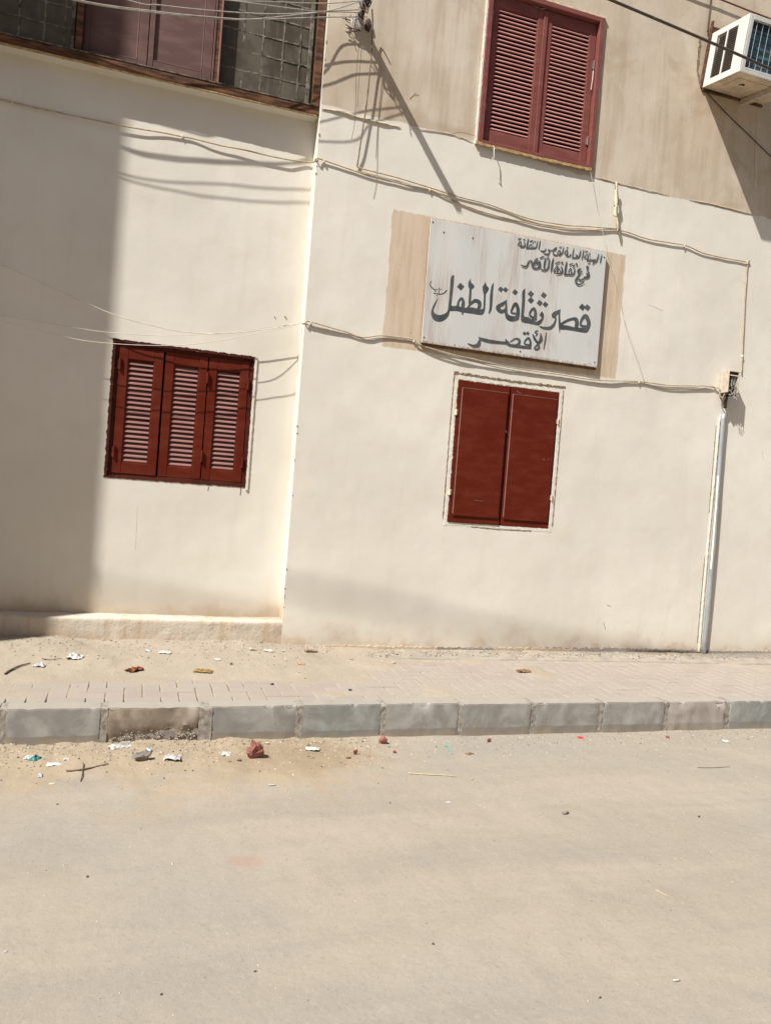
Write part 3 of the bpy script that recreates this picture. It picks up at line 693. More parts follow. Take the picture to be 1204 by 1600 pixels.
for (a, b, cols) in ((.352, 1.048, (.516, .658, .808, .935)), (-1.55, -.622, (-1.28, -1.135, -.99, -.83, -.70)), (-2.75, -1.6, (-2.4, -2.1, -1.85))):
    m = MB(); m.box(a, b, BAY+.064, BAY+.069, ZB+.062, ZT); m.build('pane', M_GLASS, w)
    for c in cols:
        ragged('glazing_bar', [(c + .004*nz(z*3, c*9), z) for z in [ZB+.075+.12*i for i in range(18)]], .006, .006, M_TAPE, w, BAY+.063, .002, .02, .8, c*31)
    for k in range(8):
        z = 4.355 + .143*(k+1); ragged('glazing_bar', [(a+.01+(b-a-.02)*i/8, z + .005*nz(i*.7, k)) for i in range(9)], .005, .005, M_TAPE, w, BAY+.0625, .002, .02, .9, k*7+a)
m = MB(); m.box(1.000, 1.030, BAY+.045, BAY+.062, ZB+.07, ZT); m.build('putty_strip', M_TAPE, w, bevel=.003)
m = MB(); m.box(-.66, -.634, BAY+.045, BAY+.062, ZB+.07, ZT); m.build('putty_strip', M_TAPE, w, bevel=.003)

# crumbling joint where the wall meets the pavement
for (xa, xb, sd_, th, w0, mt) in ((1.15, 2.05, 51, .005, .007, M_CRACK), (1.3, 2.4, 58, .010, .016, M_PLINTH), (2.3, 3.2, 52, .006, .013, M_MORTAR), (2.9, 3.7, 55, .012, .016, M_PLINTH), (3.35, 4.95, 53, .006, .026, M_KERB_PALE), (5.08, 6.2, 54, .008, .016, M_KERB_PALE), (4.3, 4.98, 56, .009, .010, M_CRACK)):
    ragged('crumbled_foot', [(xa, .212), ((xa+xb)/2, .216), (xb, .210)], w0, .022, mt, bld, WALL, th, .016, .8, sd_)
# scuffs, hairlines and drips in the paint
for (pts_, Y_, w_, mt) in (([(215, 790), (213, 830), (212, 860)], RECESS, .0012, M_SCUFF),
        ([(942, 972), (945, 984)], WALL, .002, M_CRACK), ([(948, 945), (954, 948)], WALL, .002, M_CRACK), ([(1160, 440), (1166, 446)], WALL, .003, M_SCUFF),
        ([(1012, 476), (1022, 480), (1034, 486)], WALL, .002, M_SCUFF), 
        ([(445, 494), (448, 500)], RECESS, .005, M_CRACK), ([(429, 494), (431, 499)], RECESS, .003, M_CRACK), ([(640, 155), (650, 145)], WALL, .004, M_CRACK), ([(648, 150), (654, 148)], WALL, .003, M_CRACK), 
        ([(1190, 705), (1192, 720)], WALL, .003, M_RIDGE), ([(700, 210), (720, 206), (742, 212)], WALL, .0015, M_CRACK), ([(935, 80), (938, 150), (932, 230), (926, 268)], WALL, .0012, M_CRACK), ([(1182, 185), (1178, 230), (1176, 296)], WALL, .0013, M_CRACK), ([(832, 8), (845, 14), (858, 12)], WALL, .004, M_CRACK)):
    ragged('scuff', [(wall_at(p[0], p[1], Y_).x, wall_at(p[0], p[1], Y_).z) for p in pts_], w_, w_, mt, bld, Y_, .0006, .006, 1.1, pts_[0][0])
rs_ = random.Random(5)
for k in range(22):
    z = rs_.choice((rs_.uniform(3.6, 5.3), rs_.uniform(.5, 5.3))); h_ = rs_.uniform(.005, .016)
    ragged('corner_chip', [(CORNER+.004, z), (CORNER+.004+rs_.uniform(-.003, .003), z+h_)], rs_.uniform(.002, .006), rs_.uniform(.002, .006), M_CRACK, bld, WALL, .0016, .004, .9, k*3.1)
# cracks beside the air conditioner and the pipe's chase
a, b, c = wall_at(1093, 60), wall_at(1089, 110), wall_at(1095, 138)
ragged('crack', [(a.x, a.z), (b.x, b.z), (c.x, c.z)], .012, .010, M_CRACK, bld, WALL, .003, .012, 1.0, 61)
ragged('plaster_edge', [(4.988, .22), (4.986, 1.2), (4.990, 2.38)], .005, .006, M_WHITE_PL, bld, WALL, .010, .014, .9, 62)
ragged('crack', [(4.965, .3), (4.964, 1.1)], .003, .003, M_CRACK, bld, WALL, .002, .012, 1.6, 63)
ragged('crack', [(4.966, 1.5), (4.962, 2.3)], .0025, .0025, M_CRACK, bld, WALL, .002, .012, 1.8, 64)
ragged('plaster_edge', [(5.062, .22), (5.062, 1.4), (5.058, 1.9)], .003, .003, M_RIDGE, bld, WALL, .008, .014, .6, 65)

# ================================================================== THE SIGN
SX0, SX1, SZ0, SZ1 = 2.052, 3.670, 2.669, 3.655
SY = WALL-.036
sign = empty('signboard', ((SX0+SX1)/2, WALL, SZ0), 'whitewashed wooden signboard with grey hand painted Arabic lettering', 'sign')
def S(px, py): return wall_at(px, py, SY)
c4 = [S(658.7, 535.2), S(931.5, 574.2), S(947.5, 395.8), S(672.3, 340)]
SX0, SX1 = (c4[0].x+c4[3].x)/2, (c4[1].x+c4[2].x)/2; SZ0, SZ1 = (c4[0].z+c4[1].z)/2, (c4[2].z+c4[3].z)/2
nb = 5; bw = (SX1-SX0)/1
m = MB(); m.box(SX0, SX1, SY, SY+.012, SZ0, SZ1); m.build('board', M_BOARD, sign, bevel=.0015)
m = MB(); m.box(SX0+.004, SX1-.003, SY+.0125, WALL+.004, SZ0-.018, SZ0+.025).box(SX0+.004, SX1-.003, SY+.0125, WALL+.004, SZ1-.04, SZ1-.003).box(SX0+.004, SX0+.04, SY+.0125, WALL+.004, SZ0+.026, SZ1-.041).box(SX1-.04, SX1-.003, SY+.0125, WALL+.004, SZ0+.026, SZ1-.041); m.build('batten_frame', M_EDGE, sign)
for (px_, py_) in ((676, 347), (693, 363), (738, 372), (943, 402), (812, 549), (662, 527), (928, 566)):
    p = S(px_, py_); m = MB(); m.tube([(p.x, SY-.003, p.z), (p.x, SY+.002, p.z)], .006, 7); m.build('nail', M_IRON, sign)
layer = [0]
def lift():
    layer[0] += 1; return SY - .0004 - .00004*layer[0]
def glyph_poly(pts, org, sc):
    LET = MB(); y = lift(); b = 0; P = smooth_path(list(pts)+[pts[0]], 3)[:-1]
    for (a, c) in P:
        q = wall_at(org[0]+a/sc, org[1]+c/sc, SY); LET.v.append((q.x, y, q.z))
    LET.f.append(tuple(range(b, b+len(P)))); LET.build('painted_stroke', M_INK, sign)
def glyph_stroke(pts, org, sc, wmul=1.0):
    y = lift(); P = smooth_path([(p[0], p[1], p[2]*wmul) for p in pts], 5); L, Rr = [], []
    for i, p in enumerate(P):
        a, c = P[max(i-1, 0)], P[min(i+1, len(P)-1)]; t = Vector((c[0]-a[0], c[1]-a[1])); t = t.normalized() if t.length else Vector((1, 0)); n_ = Vector((-t.y, t.x))*max(p[2], 3)/2
        if i in (0, len(P)-1):
            e = t*(-1 if i == 0 else 1)*max(p[2], 3)*.35
            q0 = (p[0]+n_.x*.5+e.x, p[1]+n_.y*.5+e.y); q1 = (p[0]-n_.x*.5+e.x, p[1]-n_.y*.5+e.y)
            if i == 0: L += [q0, (p[0]+n_.x, p[1]+n_.y)]; Rr += [q1, (p[0]-n_.x, p[1]-n_.y)]
            else: L += [(p[0]+n_.x, p[1]+n_.y), q0]; Rr += [(p[0]-n_.x, p[1]-n_.y), q1]
        else: L.append((p[0]+n_.x, p[1]+n_.y)); Rr.append((p[0]-n_.x, p[1]-n_.y))
    LET = MB(); b = 0
    for l, r in zip(L, Rr):
        for q in (l, r):
            w_ = wall_at(org[0]+q[0]/sc, org[1]+q[1]/sc, SY); LET.v.append((w_.x, y - .00003*(len(LET.v)//2), w_.z))
    for i in range(len(L)-1): LET.f.append((b+2*i, b+2*i+1, b+2*i+3, b+2*i+2))
    LET.build('painted_stroke', M_INK, sign)
def dia(x, y, r, org, sc): glyph_poly_sharp([(x-r*.1, y-r), (x+r*.95, y-r*.05), (x+r*.1, y+r), (x-r*.95, y+r*.05)], org, sc)
def glyph_poly_sharp(pts, org, sc):
    LET = MB(); y = lift(); b = 0
    for (a, c) in pts:
        q = wall_at(org[0]+a/sc, org[1]+c/sc, SY); LET.v.append((q.x, y, q.z))
    LET.f.append(tuple(range(b, b+len(pts)))); LET.build('painted_dot', M_INK, sign)
A, SA = (650, 420), 8.027; Bz, SB = (780, 430), 7.525; C_, SC = (700, 500), 6.689; D, SD = (800, 350), 7.525
# third line, left word
glyph_poly([(972,172),(960,340),(950,480),(935,540),(905,568),(917,480),(922,330),(942,215)], A, SA)
glyph_poly([(865,160),(880,205),(910,248),(886,300),(872,325),(866,450),(858,530),(830,577),(795,572),(835,500),(842,420),(845,330),(832,270),(830,225),(850,195)], A, SA)
glyph_poly([(845,560),(800,580),(700,565),(580,548),(500,530),(415,527),(425,440),(455,468),(520,462),(580,490),(660,482),(720,488),(800,508),(850,500)], A, SA)
glyph_stroke([(640,490,18),(690,435,34),(735,402,46),(785,420,52),(792,470,44),(770,515,40)], A, SA)
glyph_poly([(685,118),(684,165),(727,215),(715,245),(694,262),(690,330),(682,430),(655,455),(660,330),(665,260),(650,215),(655,165)], A, SA)
glyph_stroke([(520,478,34),(530,415,26),(565,372,34),(588,415,38),(582,480,44),(578,572,16)], A, SA)
dia(556,224,50,A,SA)
glyph_poly([(475,78),(470,180),(452,340),(440,440),(422,525),(400,600),(340,652),(280,665),(218,640),(185,570),(195,500),(235,420),(275,360),(243,450),(217,520),(235,560),(290,580),(350,565),(390,530),(405,440),(420,280),(435,105)], A, SA)
for p in ([(192,150,8),(172,190,11),(185,225,13),(236,272,12),(238,290,7)],[(213,305,9),(300,318,11),(345,305,14),(378,272,14)],[(286,240,9),(281,322,9)],[(246,258,10),(262,259,10)],[(302,258,10),(316,257,10)],[(252,334,10),(262,337,10)]): glyph_stroke(p, A, SA)
# third line, middle word
dia(1058,258,38,A,SA); dia(1118,263,36,A,SA)
glyph_stroke([(1132,395,12),(1085,440,44),(1020,485,52),(1060,535,50),(1112,520,34)], A, SA)
glyph_stroke([(80,290,8),(76,380,28),(78,455,36),(108,500,62),(160,512,62),(212,500,48)], Bz, SB)
glyph_stroke([(200,452,22),(140,442,24),(148,395,28),(186,335,38),(214,395,40),(212,470,44),(195,505,50)], Bz, SB)
dia(181,200,37,Bz,SB)
glyph_poly([(300,155),(297,300),(290,420),(285,470),(305,492),(340,495),(335,562),(280,556),(250,530),(253,440),(262,300),(266,195)], Bz, SB)
glyph_poly([(300,490),(340,497),(400,538),(450,545),(500,500),(512,480),(500,540),(470,580),(430,587),(340,567),(280,553)], Bz, SB)
glyph_stroke([(425,520,34),(360,478,26),(362,430,24),(400,392,32),(420,440,34),(412,500,42),(385,535,42)], Bz, SB)
dia(366,220,40,Bz,SB); dia(366,295,40,Bz,SB)
glyph_poly([(497,422),(521,470),(508,530),(470,582),(430,585),(440,545),(480,520),(490,492),(468,470)], Bz, SB)
dia(518,236,38,Bz,SB); dia(470,326,38,Bz,SB); dia(537,344,36,Bz,SB)
# third line, right word
glyph_poly([(708,402),(640,430),(612,460),(618,500),(648,508),(632,560),(590,600),(530,607),(462,598),(500,630),(560,643),(610,635),(650,590),(668,520),(664,480),(695,445)], Bz, SB)
glyph_poly([(715,395),(710,480),(715,560),(710,640),(704,680),(695,630),(690,560),(688,480),(692,430)], Bz, SB)
glyph_poly([(700,560),(730,582),(800,592),(880,612),(950,617),(1020,602),(1052,560),(1062,600),(1030,667),(980,673),(860,652),(780,641),(705,632)], Bz, SB)
glyph_stroke([(722,574,26),(790,535,30),(850,515,30),(895,518,44),(905,560,44),(900,610,44)], Bz, SB)
glyph_stroke([(1030,600,20),(955,590,24),(958,535,28),(1005,478,46),(1040,535,46),(1042,590,44),(1015,640,54)], Bz, SB)
dia(970,375,42,Bz,SB); dia(1030,380,40,Bz,SB)
# fourth line
for p in ([(1022,132,9),(1010,220,17),(995,305,9)],[(880,152,12),(905,205,26),(938,250,18),(943,292,24),(915,308,20),(898,292,14),(928,255,16),(965,205,34),(962,140,8)],[(936,113,8),(912,118,13),(905,135,9),(932,142,8),(908,168,8)],
 [(850,262,20),(795,250,14),(803,215,17),(835,188,20),(856,230,22),(850,285,26)],[(858,292,24),(790,284,30),(700,272,32),(630,262,26)],[(645,228,10),(700,196,16),(738,208,26),(735,245,26),(695,268,20)],
 [(598,200,8),(612,235,36),(632,256,34)],[(605,240,30),(540,236,30),(430,222,36),(345,200,30),(318,180,10)],[(328,205,20),(312,258,44),(265,272,28),(200,245,7)]): glyph_stroke(p, C_, SC)
dia(794,140,21,C_,SC); dia(828,139,20,C_,SC)
# first line
E1, E2, E3, E4 = ((802, 366), 20.067), ((850, 376), 12.674), ((808, 394), 20.067), ((855, 400), 17.2)
for p in ([(825,215,30),(805,350,38),(775,480,24)],[(745,215,20),(725,330,36),(700,415,38),(650,440,44)],[(690,430,44),(600,445,46),(500,440,44),(395,440,40)],[(625,365,16),(612,420,26)],[(582,315,14),(615,250,24)],[(645,215,30),(668,245,42)],[(540,310,24),(500,345,26),(468,410,26)],[(545,310,22),(562,370,30),(548,430,30)],[(505,225,38),(580,205,42)],
 [(455,150,22),(430,280,44),(405,400,46),(398,445,38)],[(310,245,20),(342,290,34),(345,350,38),(310,400,44),(240,405,44),(200,400,34)],[(255,352,16),(315,345,18)],[(308,168,50),(334,178,50)],[(210,215,26),(160,270,30),(132,330,34),(195,352,24)],[(218,220,26),(228,290,36),(208,390,42)],[(140,160,36),(220,132,36)],
 [(1010,460,22),(970,520,42),(900,540,38),(830,510,26)],[(1080,470,26),(1105,510,46),(1112,570,34),(1080,625,44),(1010,630,44),(930,600,24)]): glyph_stroke(p, E1[0], E1[1])
for p in ([(70,190,24),(110,202,20),(160,192,20),(195,168,24),(235,135,20)],[(237,140,16),(218,182,20),(175,212,15)],[(165,222,14),(177,272,24),(225,290,26),(282,272,20)],[(300,190,20),(262,222,17),(252,262,14)],[(303,192,18),(308,240,24),(285,285,24)],[(292,136,20),(335,126,20)],[(378,120,12),(362,200,24),(338,260,26),(285,295,24)],
 [(445,185,16),(405,220,20),(395,262,20),(442,270,15)],[(452,188,16),(452,250,26),(435,305,26)],[(433,150,20),(466,136,18)],[(428,310,24),(488,312,24),(517,268,22)],[(578,160,14),(560,250,24),(545,345,20)],[(545,338,22),(615,340,28),(644,302,24),(612,276,16)],[(712,200,16),(695,280,26),(668,330,28),(600,342,24)],[(772,190,16),(755,280,24),(738,375,14)],
 [(845,270,16),(800,300,18),(786,345,20),(838,346,14)],[(852,272,16),(857,330,24),(832,385,22)],[(800,222,22),(848,215,20)],[(897,240,12),(885,275,22),(892,306,11)],[(828,390,24),(900,390,28),(970,386,24)],[(906,345,12),(902,382,20)],[(862,456,20),(902,445,20)],[(1004,365,18),(975,400,24),(958,440,18)],[(1070,265,14),(1050,340,24),(1022,412,26),(975,442,22),(945,476,12)],[(1132,280,14),(1112,360,26),(1098,445,16)]): glyph_stroke(p, E2[0], E2[1])
# second line
for p in ([(1115,200,28),(1080,350,62),(1060,500,58),(1030,625,20)],[(1000,215,24),(975,350,48),(955,480,50),(895,552,54),(820,570,48),(720,535,34)],[(870,190,30),(845,320,58),(820,500,44)],[(968,138,26),(930,190,40),(925,238,26)],[(688,285,40),(702,380,58),(680,470,60),(595,510,54),(500,500,54),(440,425,44)],[(620,398,40),(672,310,34)],[(690,195,36),(760,165,48),(822,140,30)],[(612,195,36),(612,290,38),(560,370,42),(490,395,44)],[(595,200,36),(520,300,42),(478,395,42)],
 [(445,410,56),(435,290,44),(370,280,42),(320,350,48),(285,430,54),(215,455,54),(95,408,28)]): glyph_stroke(p, E3[0], E3[1])
for p in ([(255,270,26),(180,360,28),(162,420,38),(240,430,30)],[(262,275,40),(257,360,44),(252,430,40)],[(360,295,36),(388,370,44),(370,440,48),(310,475,44),(215,482,26)],[(300,345,32),(325,392,26)],[(212,202,40),(312,165,40)],[(508,160,30),(480,300,50),(458,485,48)],[(435,495,42),(560,502,44),(665,500,44),(707,440,40),(718,345,30)],[(605,338,32),(560,400,28),(552,460,22)],[(612,340,32),(632,410,34),(622,475,28)],[(580,242,40),(662,205,36)],[(655,320,20),(715,245,38)],[(760,205,44),(788,262,38)],
 [(885,350,36),(822,380,56),(815,445,54),(858,475,24)],[(915,418,24),(830,520,42),(762,620,48),(745,690,48),(800,762,48),(880,760,42),(972,705,24)],[(800,625,24),(870,650,48),(950,622,40),(992,565,40)],[(1058,395,34),(1097,470,48),(1080,560,58),(985,582,50)],[(1035,470,34),(1060,515,36)]): glyph_stroke(p, E4[0], E4[1])
dia(380,185,42,E4[0],E4[1]); dia(1060,310,50,E4[0],E4[1])

# ================================================================== AIR CONDITIONER
T = R(9.5); AP = Vector((4.493, WALL+.002, 5.247)); AW, AD, AH = .66, .462, .44
def ac_map(m):
    m.v = [tuple(AP + Vector((x, -d*math.cos(T)-h*math.sin(T), -d*math.sin(T)+h*math.cos(T)))) for (x, d, h) in m.v]; return m
ac = empty('air_conditioner', AP, 'white window air conditioner tilted out of the wall near the roof edge', 'air conditioner')
ac['label'] = 'white boxy air conditioner sticking out of the upper wall'
t_ = .012
m = MB()                                                       # left cheek: strips around two louvred openings
L1, L2, H0, H1 = (.085, .205), (.222, .342), .050, .395
m.box(0, t_, 0, L1[0], 0, AH).box(0, t_, L1[1], L2[0], H0, H1).box(0, t_, L2[1], AD, 0, AH).box(0, t_, L1[0], L2[1], 0, H0).box(0, t_, L1[0], L2[1], H1, AH)
ac_map(m).build('side_panel', M_AC, ac)
m = MB(); m.box(AW-t_, AW, 0, AD, 0, AH); ac_map(m).build('side_panel', M_AC, ac)
m = MB(); m.box(t_+.0005, AW-t_-.0005, 0, AD-.001, AH-t_, AH-.001); ac_map(m).build('top_panel', M_AC, ac)
m = MB(); m.box(.004, AW-.004, .02, AD-.012, -.004, .012); ac_map(m).build('base_pan', M_AC_UNDER, ac)
m = MB(); m.box(.09, AW-.09, .10, AD-.10, -.010, -.0045); ac_map(m).build('base_pressing', M_AC_UNDER, ac, bevel=.004)
m = MB(); m.box(0.001, AW-.001, AD-.02, AD+.004, -.002, .022); ac_map(m).build('bottom_flange', M_AC, ac, bevel=.002)
m = MB(); m.box(.045, .049, .06, .36, .04, .40); ac_map(m).build('vent_backing', M_AC_DARK, ac)
for (a, b) in (L1, L2):
    proto = None; n = 19
    for k in range(n):
        h = H0 + (H1-H0)*(k+.5)/n; m = MB()
        m.v += [(.0015, a, h-.0055), (.0015, b, h-.0055), (.0145, b, h+.0045), (.0145, a, h+.0045), (.0015, a, h-.003), (.0015, b, h-.003), (.0145, b, h+.007), (.0145, a, h+.007)]
        m.f += [(0, 1, 2, 3), (7, 6, 5, 4), (0, 4, 5, 1), (1, 5, 6, 2), (2, 6, 7, 3), (3, 7, 4, 0)]
        if proto is None: proto = ac_map(m).build('louvre', M_AC_SLAT, ac); base = wloc(proto)
        else: copy_to(proto, base + Vector((0, -math.sin(T), math.cos(T)))*((H1-H0)*k/n), ac)
b_ = .046; m = MB()
m.box(t_+.001, b_, AD-.03, AD+.002, .024, AH-.002).box(AW-b_, AW-t_-.001, AD-.03, AD+.002, .024, AH-.002).box(b_, AW-b_, AD-.03, AD+.003, AH-.036, AH-.002).box(b_, AW-b_, AD-.03, AD+.003, .024, .040)
ac_map(m).build('front_frame', M_AC, ac, bevel=.0015)
m = MB(); m.box(b_-.004, AW-b_+.004, AD-.05, AD-.036, .03, AH-.03); ac_map(m).build('condenser_coil', M_COIL, ac)
m = MB(); m.box(b_, b_+.022, AD-.0355, AD-.030, .041, AH-.037); ac_map(m).build('coil_shade_strip', M_GUARD_DK, ac)  # dark strip painting the shade at the coil's left edge
m = MB(); m.box(b_+.022, AW-b_, AD-.0355, AD-.031, AH-.085, AH-.037); ac_map(m).build('coil_top_strip', M_GUARD_DK, ac)  # near-black strip along the top of the coil
def guard(pts, mat, r=.0028):
    m = MB(); m.tube(pts, r, 5); ac_map(m).build('guard_wire', mat, ac)
x = b_+.045
while x < AW-b_: guard([(x+.003*nz(x*9, 1), AD-.006, .03), (x, AD-.008, .2), (x+.004*nz(x*9, 3), AD-.006, AH-.03)], M_GUARD); x += .062
h = .075
while h < AH-.05: guard([(b_-.004+(AW-2*b_+.008)*i/8, AD-.020+.003*nz(i, h*9), h+.005*nz(i*.9, h*20)) for i in range(9)], M_GUARD_DK, .0035); h += .062
m = MB(); c = (.20, .27)
m.tube([(c[0], c[1], -.0105), (c[0], c[1], -.018)], [.026, .016], 10); ac_map(m).build('drain_boss', M_IRON, ac)
m = MB(); m.tube([(c[0]-.02, c[1], -.020), (c[0], c[1]+.006, -.022), (c[0]+.022, c[1]-.003, -.020)], .005, 6); ac_map(m).build('drain_hook', M_AC, ac)
m = MB(); m.box(.41, .46, .0, .40, -.058, -.0125); ac_map(m).build('support_bar', M_BOX, ac)
m = MB(); m.box(-.006, AW, -.03, .020, -.030, -.006); ac_map(m).build('sill_board', M_OLDWOOD, ac, bevel=.004)
m = MB(); m.box(-.018, -.004, -.02, .012, -.01, AH+.10).box(-.004, AW, -.02, .012, AH+.002, AH+.055); ac_map(m).build('opening_lining', M_OLDWOOD, ac, bevel=.003)

# ================================================================== JUNCTION BOX AND CONDUIT
bx0, bx1, bz0, bz1, by = 4.957, 5.076, 2.593, 2.790, WALL-.115
jb = empty('junction_box', (5.02, WALL, bz0), 'open beige junction box stuffed with dark wiring above the conduit pipe', 'junction box')
t_ = .008; m = MB()
m.box(bx0, bx0+t_, by, WALL-.002, bz0, bz1).box(bx1-t_, bx1, by, WALL-.002, bz0, bz1).box(bx0+t_, bx1-t_, by+.0005, WALL-.002, bz1-t_, bz1).box(bx0+t_, bx1-t_, WALL-.012, WALL-.002, bz0, bz1-t_)
m.build('shell', M_BOX, jb, bevel=.002)
m = MB(); m.box(bx0+t_+.001, bx1-t_-.001, WALL-.03, WALL-.013, bz0+.004, bz1-t_-.004); m.build('back_plate', M_BLACKBOX, jb)
for k, x in enumerate((bx0+.022, bx0+.050, bx0+.078)):
    m = MB(); m.box(x, x+.018, by+.022, by+.06, bz0+.07, bz1-.045); m.build('breaker', M_BREAKER if k else M_BLACKBOX, jb, bevel=.003)
m = MB(); m.box(bx0+t_+.002, bx1-t_-.002, by+.012, by+.06, bz1-.03, bz1-t_-.001); m.build('terminal_bar', M_BLACKBOX, jb)
m = MB(); m.box(bx0+.012, bx1-.012, by+.010, by+.016, bz1-.043, bz1-.034); m.build('rail', M_CLIP, jb)
random.seed(3)
for k in range(9):
    x = random.uniform(bx0+.012, bx1-.012); p = []
    for q in range(6): p.append((x+random.uniform(-.022, .022), by+.010+random.uniform(-.004, .03), bz0+.085-.022*q+random.uniform(-.01, .01)))
    p = [(min(max(a, bx0-.01), bx1+.012), b, c) for a, b, c in p]
    m = MB(); m.tube(smooth_path(p, 4), .0026, 5); m.build('wire', (M_CABLE_DK, M_CABLE_G, M_CABLE_W)[k % 3], jb, smooth=True)
m = MB(); m.box(bx0+.004, bx1-.004, by+.020, WALL-.004, bz0-.018, bz0-.001); m.build('gland_plate', M_IRON, jb, bevel=.003)
m = MB(); m.tube([(5.0, by+.06, bz0-.018), (5.0, WALL-.05, bz0-.07), (5.012, WALL-.035, bz0-.13)], .016, 8); m.build('cable_neck', M_CABLE_DK, jb, smooth=True)
for k, q in enumerate(((4.955, -.02), (4.945, -.04), (4.965, -.06))):
    m = MB(); m.tube(smooth_path([(4.995, by+.05, bz0-.01), (q[0], by+.04, bz0+q[1]), (4.975, by+.06, bz0-.085-.01*k), (5.004, WALL-.04, bz0-.12)], 5), .004, 5); m.build('wire', (M_CABLE_CR, M_CABLE_G, M_CABLE_DK)[k], jb, smooth=True)
for k, (dx, dz) in enumerate(((.03, -.05), (.055, -.06), (.07, -.03))):
    m = MB(); m.tube(smooth_path([(5.02+.015*k, by+.01, bz0), (5.0+dx, by-.005, bz0+dz), (5.015+dx, by+.012, bz0+dz+.02)], 5), .002, 5); m.build('wire', M_CABLE_G, jb, smooth=True)

m = MB(); P = []
for k in range(40):
    z = .19 + (2.415-.19)*k/39; P.append((5.022 + .006*math.sin(z*1.9) + .002*nz(z*3, 2), WALL-.024-.004*math.sin(z*1.4), z))
m.tube(P, .0205, 12); pipe = m.build('conduit_pipe', M_GALV, smooth=True); tag(pipe, 'grey metal conduit pipe running down the wall to the pavement', 'pipe')
m = MB()                                                      # overspray of wall paint on the middle of the pipe
vs, fs = [], []; P2 = [p for p in P if .95 < p[2] < 1.85]
for i, p in enumerate(P2):
    w0 = .0208
    for a in range(6):
        e = (1-abs(i-len(P2)/2)/(len(P2)/2))**.4; ang = R(100 + (60+38*e)*a/5 + 14*nz(p[2]*6, 4)); vs.append((p[0]+w0*math.cos(ang+R(30)), p[1]+w0*-abs(math.sin(ang+R(30)))*1.0, p[2]))
for i in range(len(P2)-1):
    for a in range(5): fs.append((i*6+a, i*6+a+1, (i+1)*6+a+1, (i+1)*6+a))
sheet('paint_smear', vs, fs, M_WHITE_PL, pipe)

# ================================================================== WIRES AND CABLES
def cable(px_pts, Y, r, mat, label, name='cable', cat='cable', group=None, per=6, wob=0, sides=6, Y2=None, extra_end=None, follow=False):
    P = []; n = len(px_pts)
    for i, p in enumerate(px_pts):
        yy = Y if Y2 is None else Y + (Y2-Y)*i/(n-1)
        if len(p) > 2: yy = p[2]
        P.append(tuple(wall_at(p[0], p[1], yy)))
    if extra_end: P.append(tuple(extra_end))
    P = smooth_path(P, per)
    if wob: P = [(p[0], p[1]+wob*.5*nz(p[0]*9, 4, p[2]*9), p[2]+wob*nz(p[0]*7+p[2]*5, 8)) for p in P]
    if follow: P = [(p[0], p[1]+disp(p[0], p[2]), p[2]) for p in P]
    m = MB(); m.tube(P, r, sides); o = m.build(name, mat, smooth=True); return tag(o, label, cat, group)
def clip(o, px_, py_, Y, s=.010):
    p = wall_at(px_, py_, Y-.010); m = MB(); m.box(p.x-s*.55, p.x+s*.55, Y-.018, Y+.004, p.z-s*1.1, p.z+s*.9); m.tube([(p.x, Y-.020, p.z-s*.4), (p.x, Y, p.z-s*.4)], .003, 6); m.build('clip', M_CLIP, o, bevel=.002)
# iron bracket with the tangle of wires at its root
ROOT, TIP = Vector((1.345, WALL+.01, 5.0)), Vector((1.347, WALL-.548, 5.085))
arm = empty('wire_bracket', (1.345, WALL, 5.0), 'rusty iron bracket jutting from the wall and holding the overhead wires', 'bracket')
def on_arm(d): return ROOT + (TIP-ROOT)*((d+.01)/.558)
ax = (TIP-ROOT).normalized(); sx_ = Vector((1, 0, 0)); up_ = sx_.cross(ax)*-1
m = MB()
for (a, b, c_, d_) in ((-.020, .020, -.003, .003), (.014, .020, .003, .038)):
    bq = len(m.v)
    for e in (ROOT, TIP):
        for (u1, u2) in ((a, c_), (b, c_), (b, d_), (a, d_)): m.v.append(tuple(e + sx_*u1 + up_*u2))
    m.f += [(bq, bq+1, bq+2, bq+3), (bq+7, bq+6, bq+5, bq+4)] + [(bq+k, bq+4+k, bq+4+(k+1) % 4, bq+(k+1) % 4) for k in range(4)]
m.build('arm', M_IRON, arm)
def lump(name, c, s, mat, parent=None, seed=0, sub=2, rough=.35, flat=1., freq=2.2):
    bm = bmesh.new(); bmesh.ops.create_icosphere(bm, subdivisions=sub, radius=1)
    for v in bm.verts:
        d = v.co.normalized(); k = 1 + rough*nz(d.x*freq+seed*7.3, d.y*freq, d.z*freq) + rough*.45*nz(d.x*freq*2.7, d.y*freq*2.7+seed, d.z*freq*2.7)
        v.co = Vector((d.x*s[0]*k, d.y*s[1]*k, d.z*s[2]*k))
    lo = min(v.co.z for v in bm.verts)
    me = bpy.data.meshes.new(name); bm.to_mesh(me); bm.free(); me.materials.append(mat)
    o = bpy.data.objects.new(name, me); COL.objects.link(o); o.parent = parent; o.location = Vector(c) - (wloc(parent) if parent else Vector((0, 0, 0))); return o, lo
pl = wall_at(559, 36, WALL-.03); lump('plaster_lump', (pl.x, WALL-.02, pl.z), (.052, .045, .062), simple('grey_mortar', (.47, .44, .40), .2, 40, .95, .1, .6), arm, 3)
pl = wall_at(575, 42, WALL-.02); lump('mortar_stump', (pl.x, WALL-.01, pl.z+.02), (.026, .024, .05), M_IRON, arm, 5)
random.seed(11)
for k in range(10):
    c = on_arm(random.uniform(.02, .30)); p = [tuple(c + Vector((random.uniform(-.05, .03), random.uniform(-.04, .04), random.uniform(-.07, .05)))) for _ in range(5)]
    m = MB(); m.tube(smooth_path(p, 5), random.choice((.003, .004, .005)), 5); m.build('wire_knot', random.choice((M_CABLE_DK, M_IRON, M_CABLE_G)), arm, smooth=True)
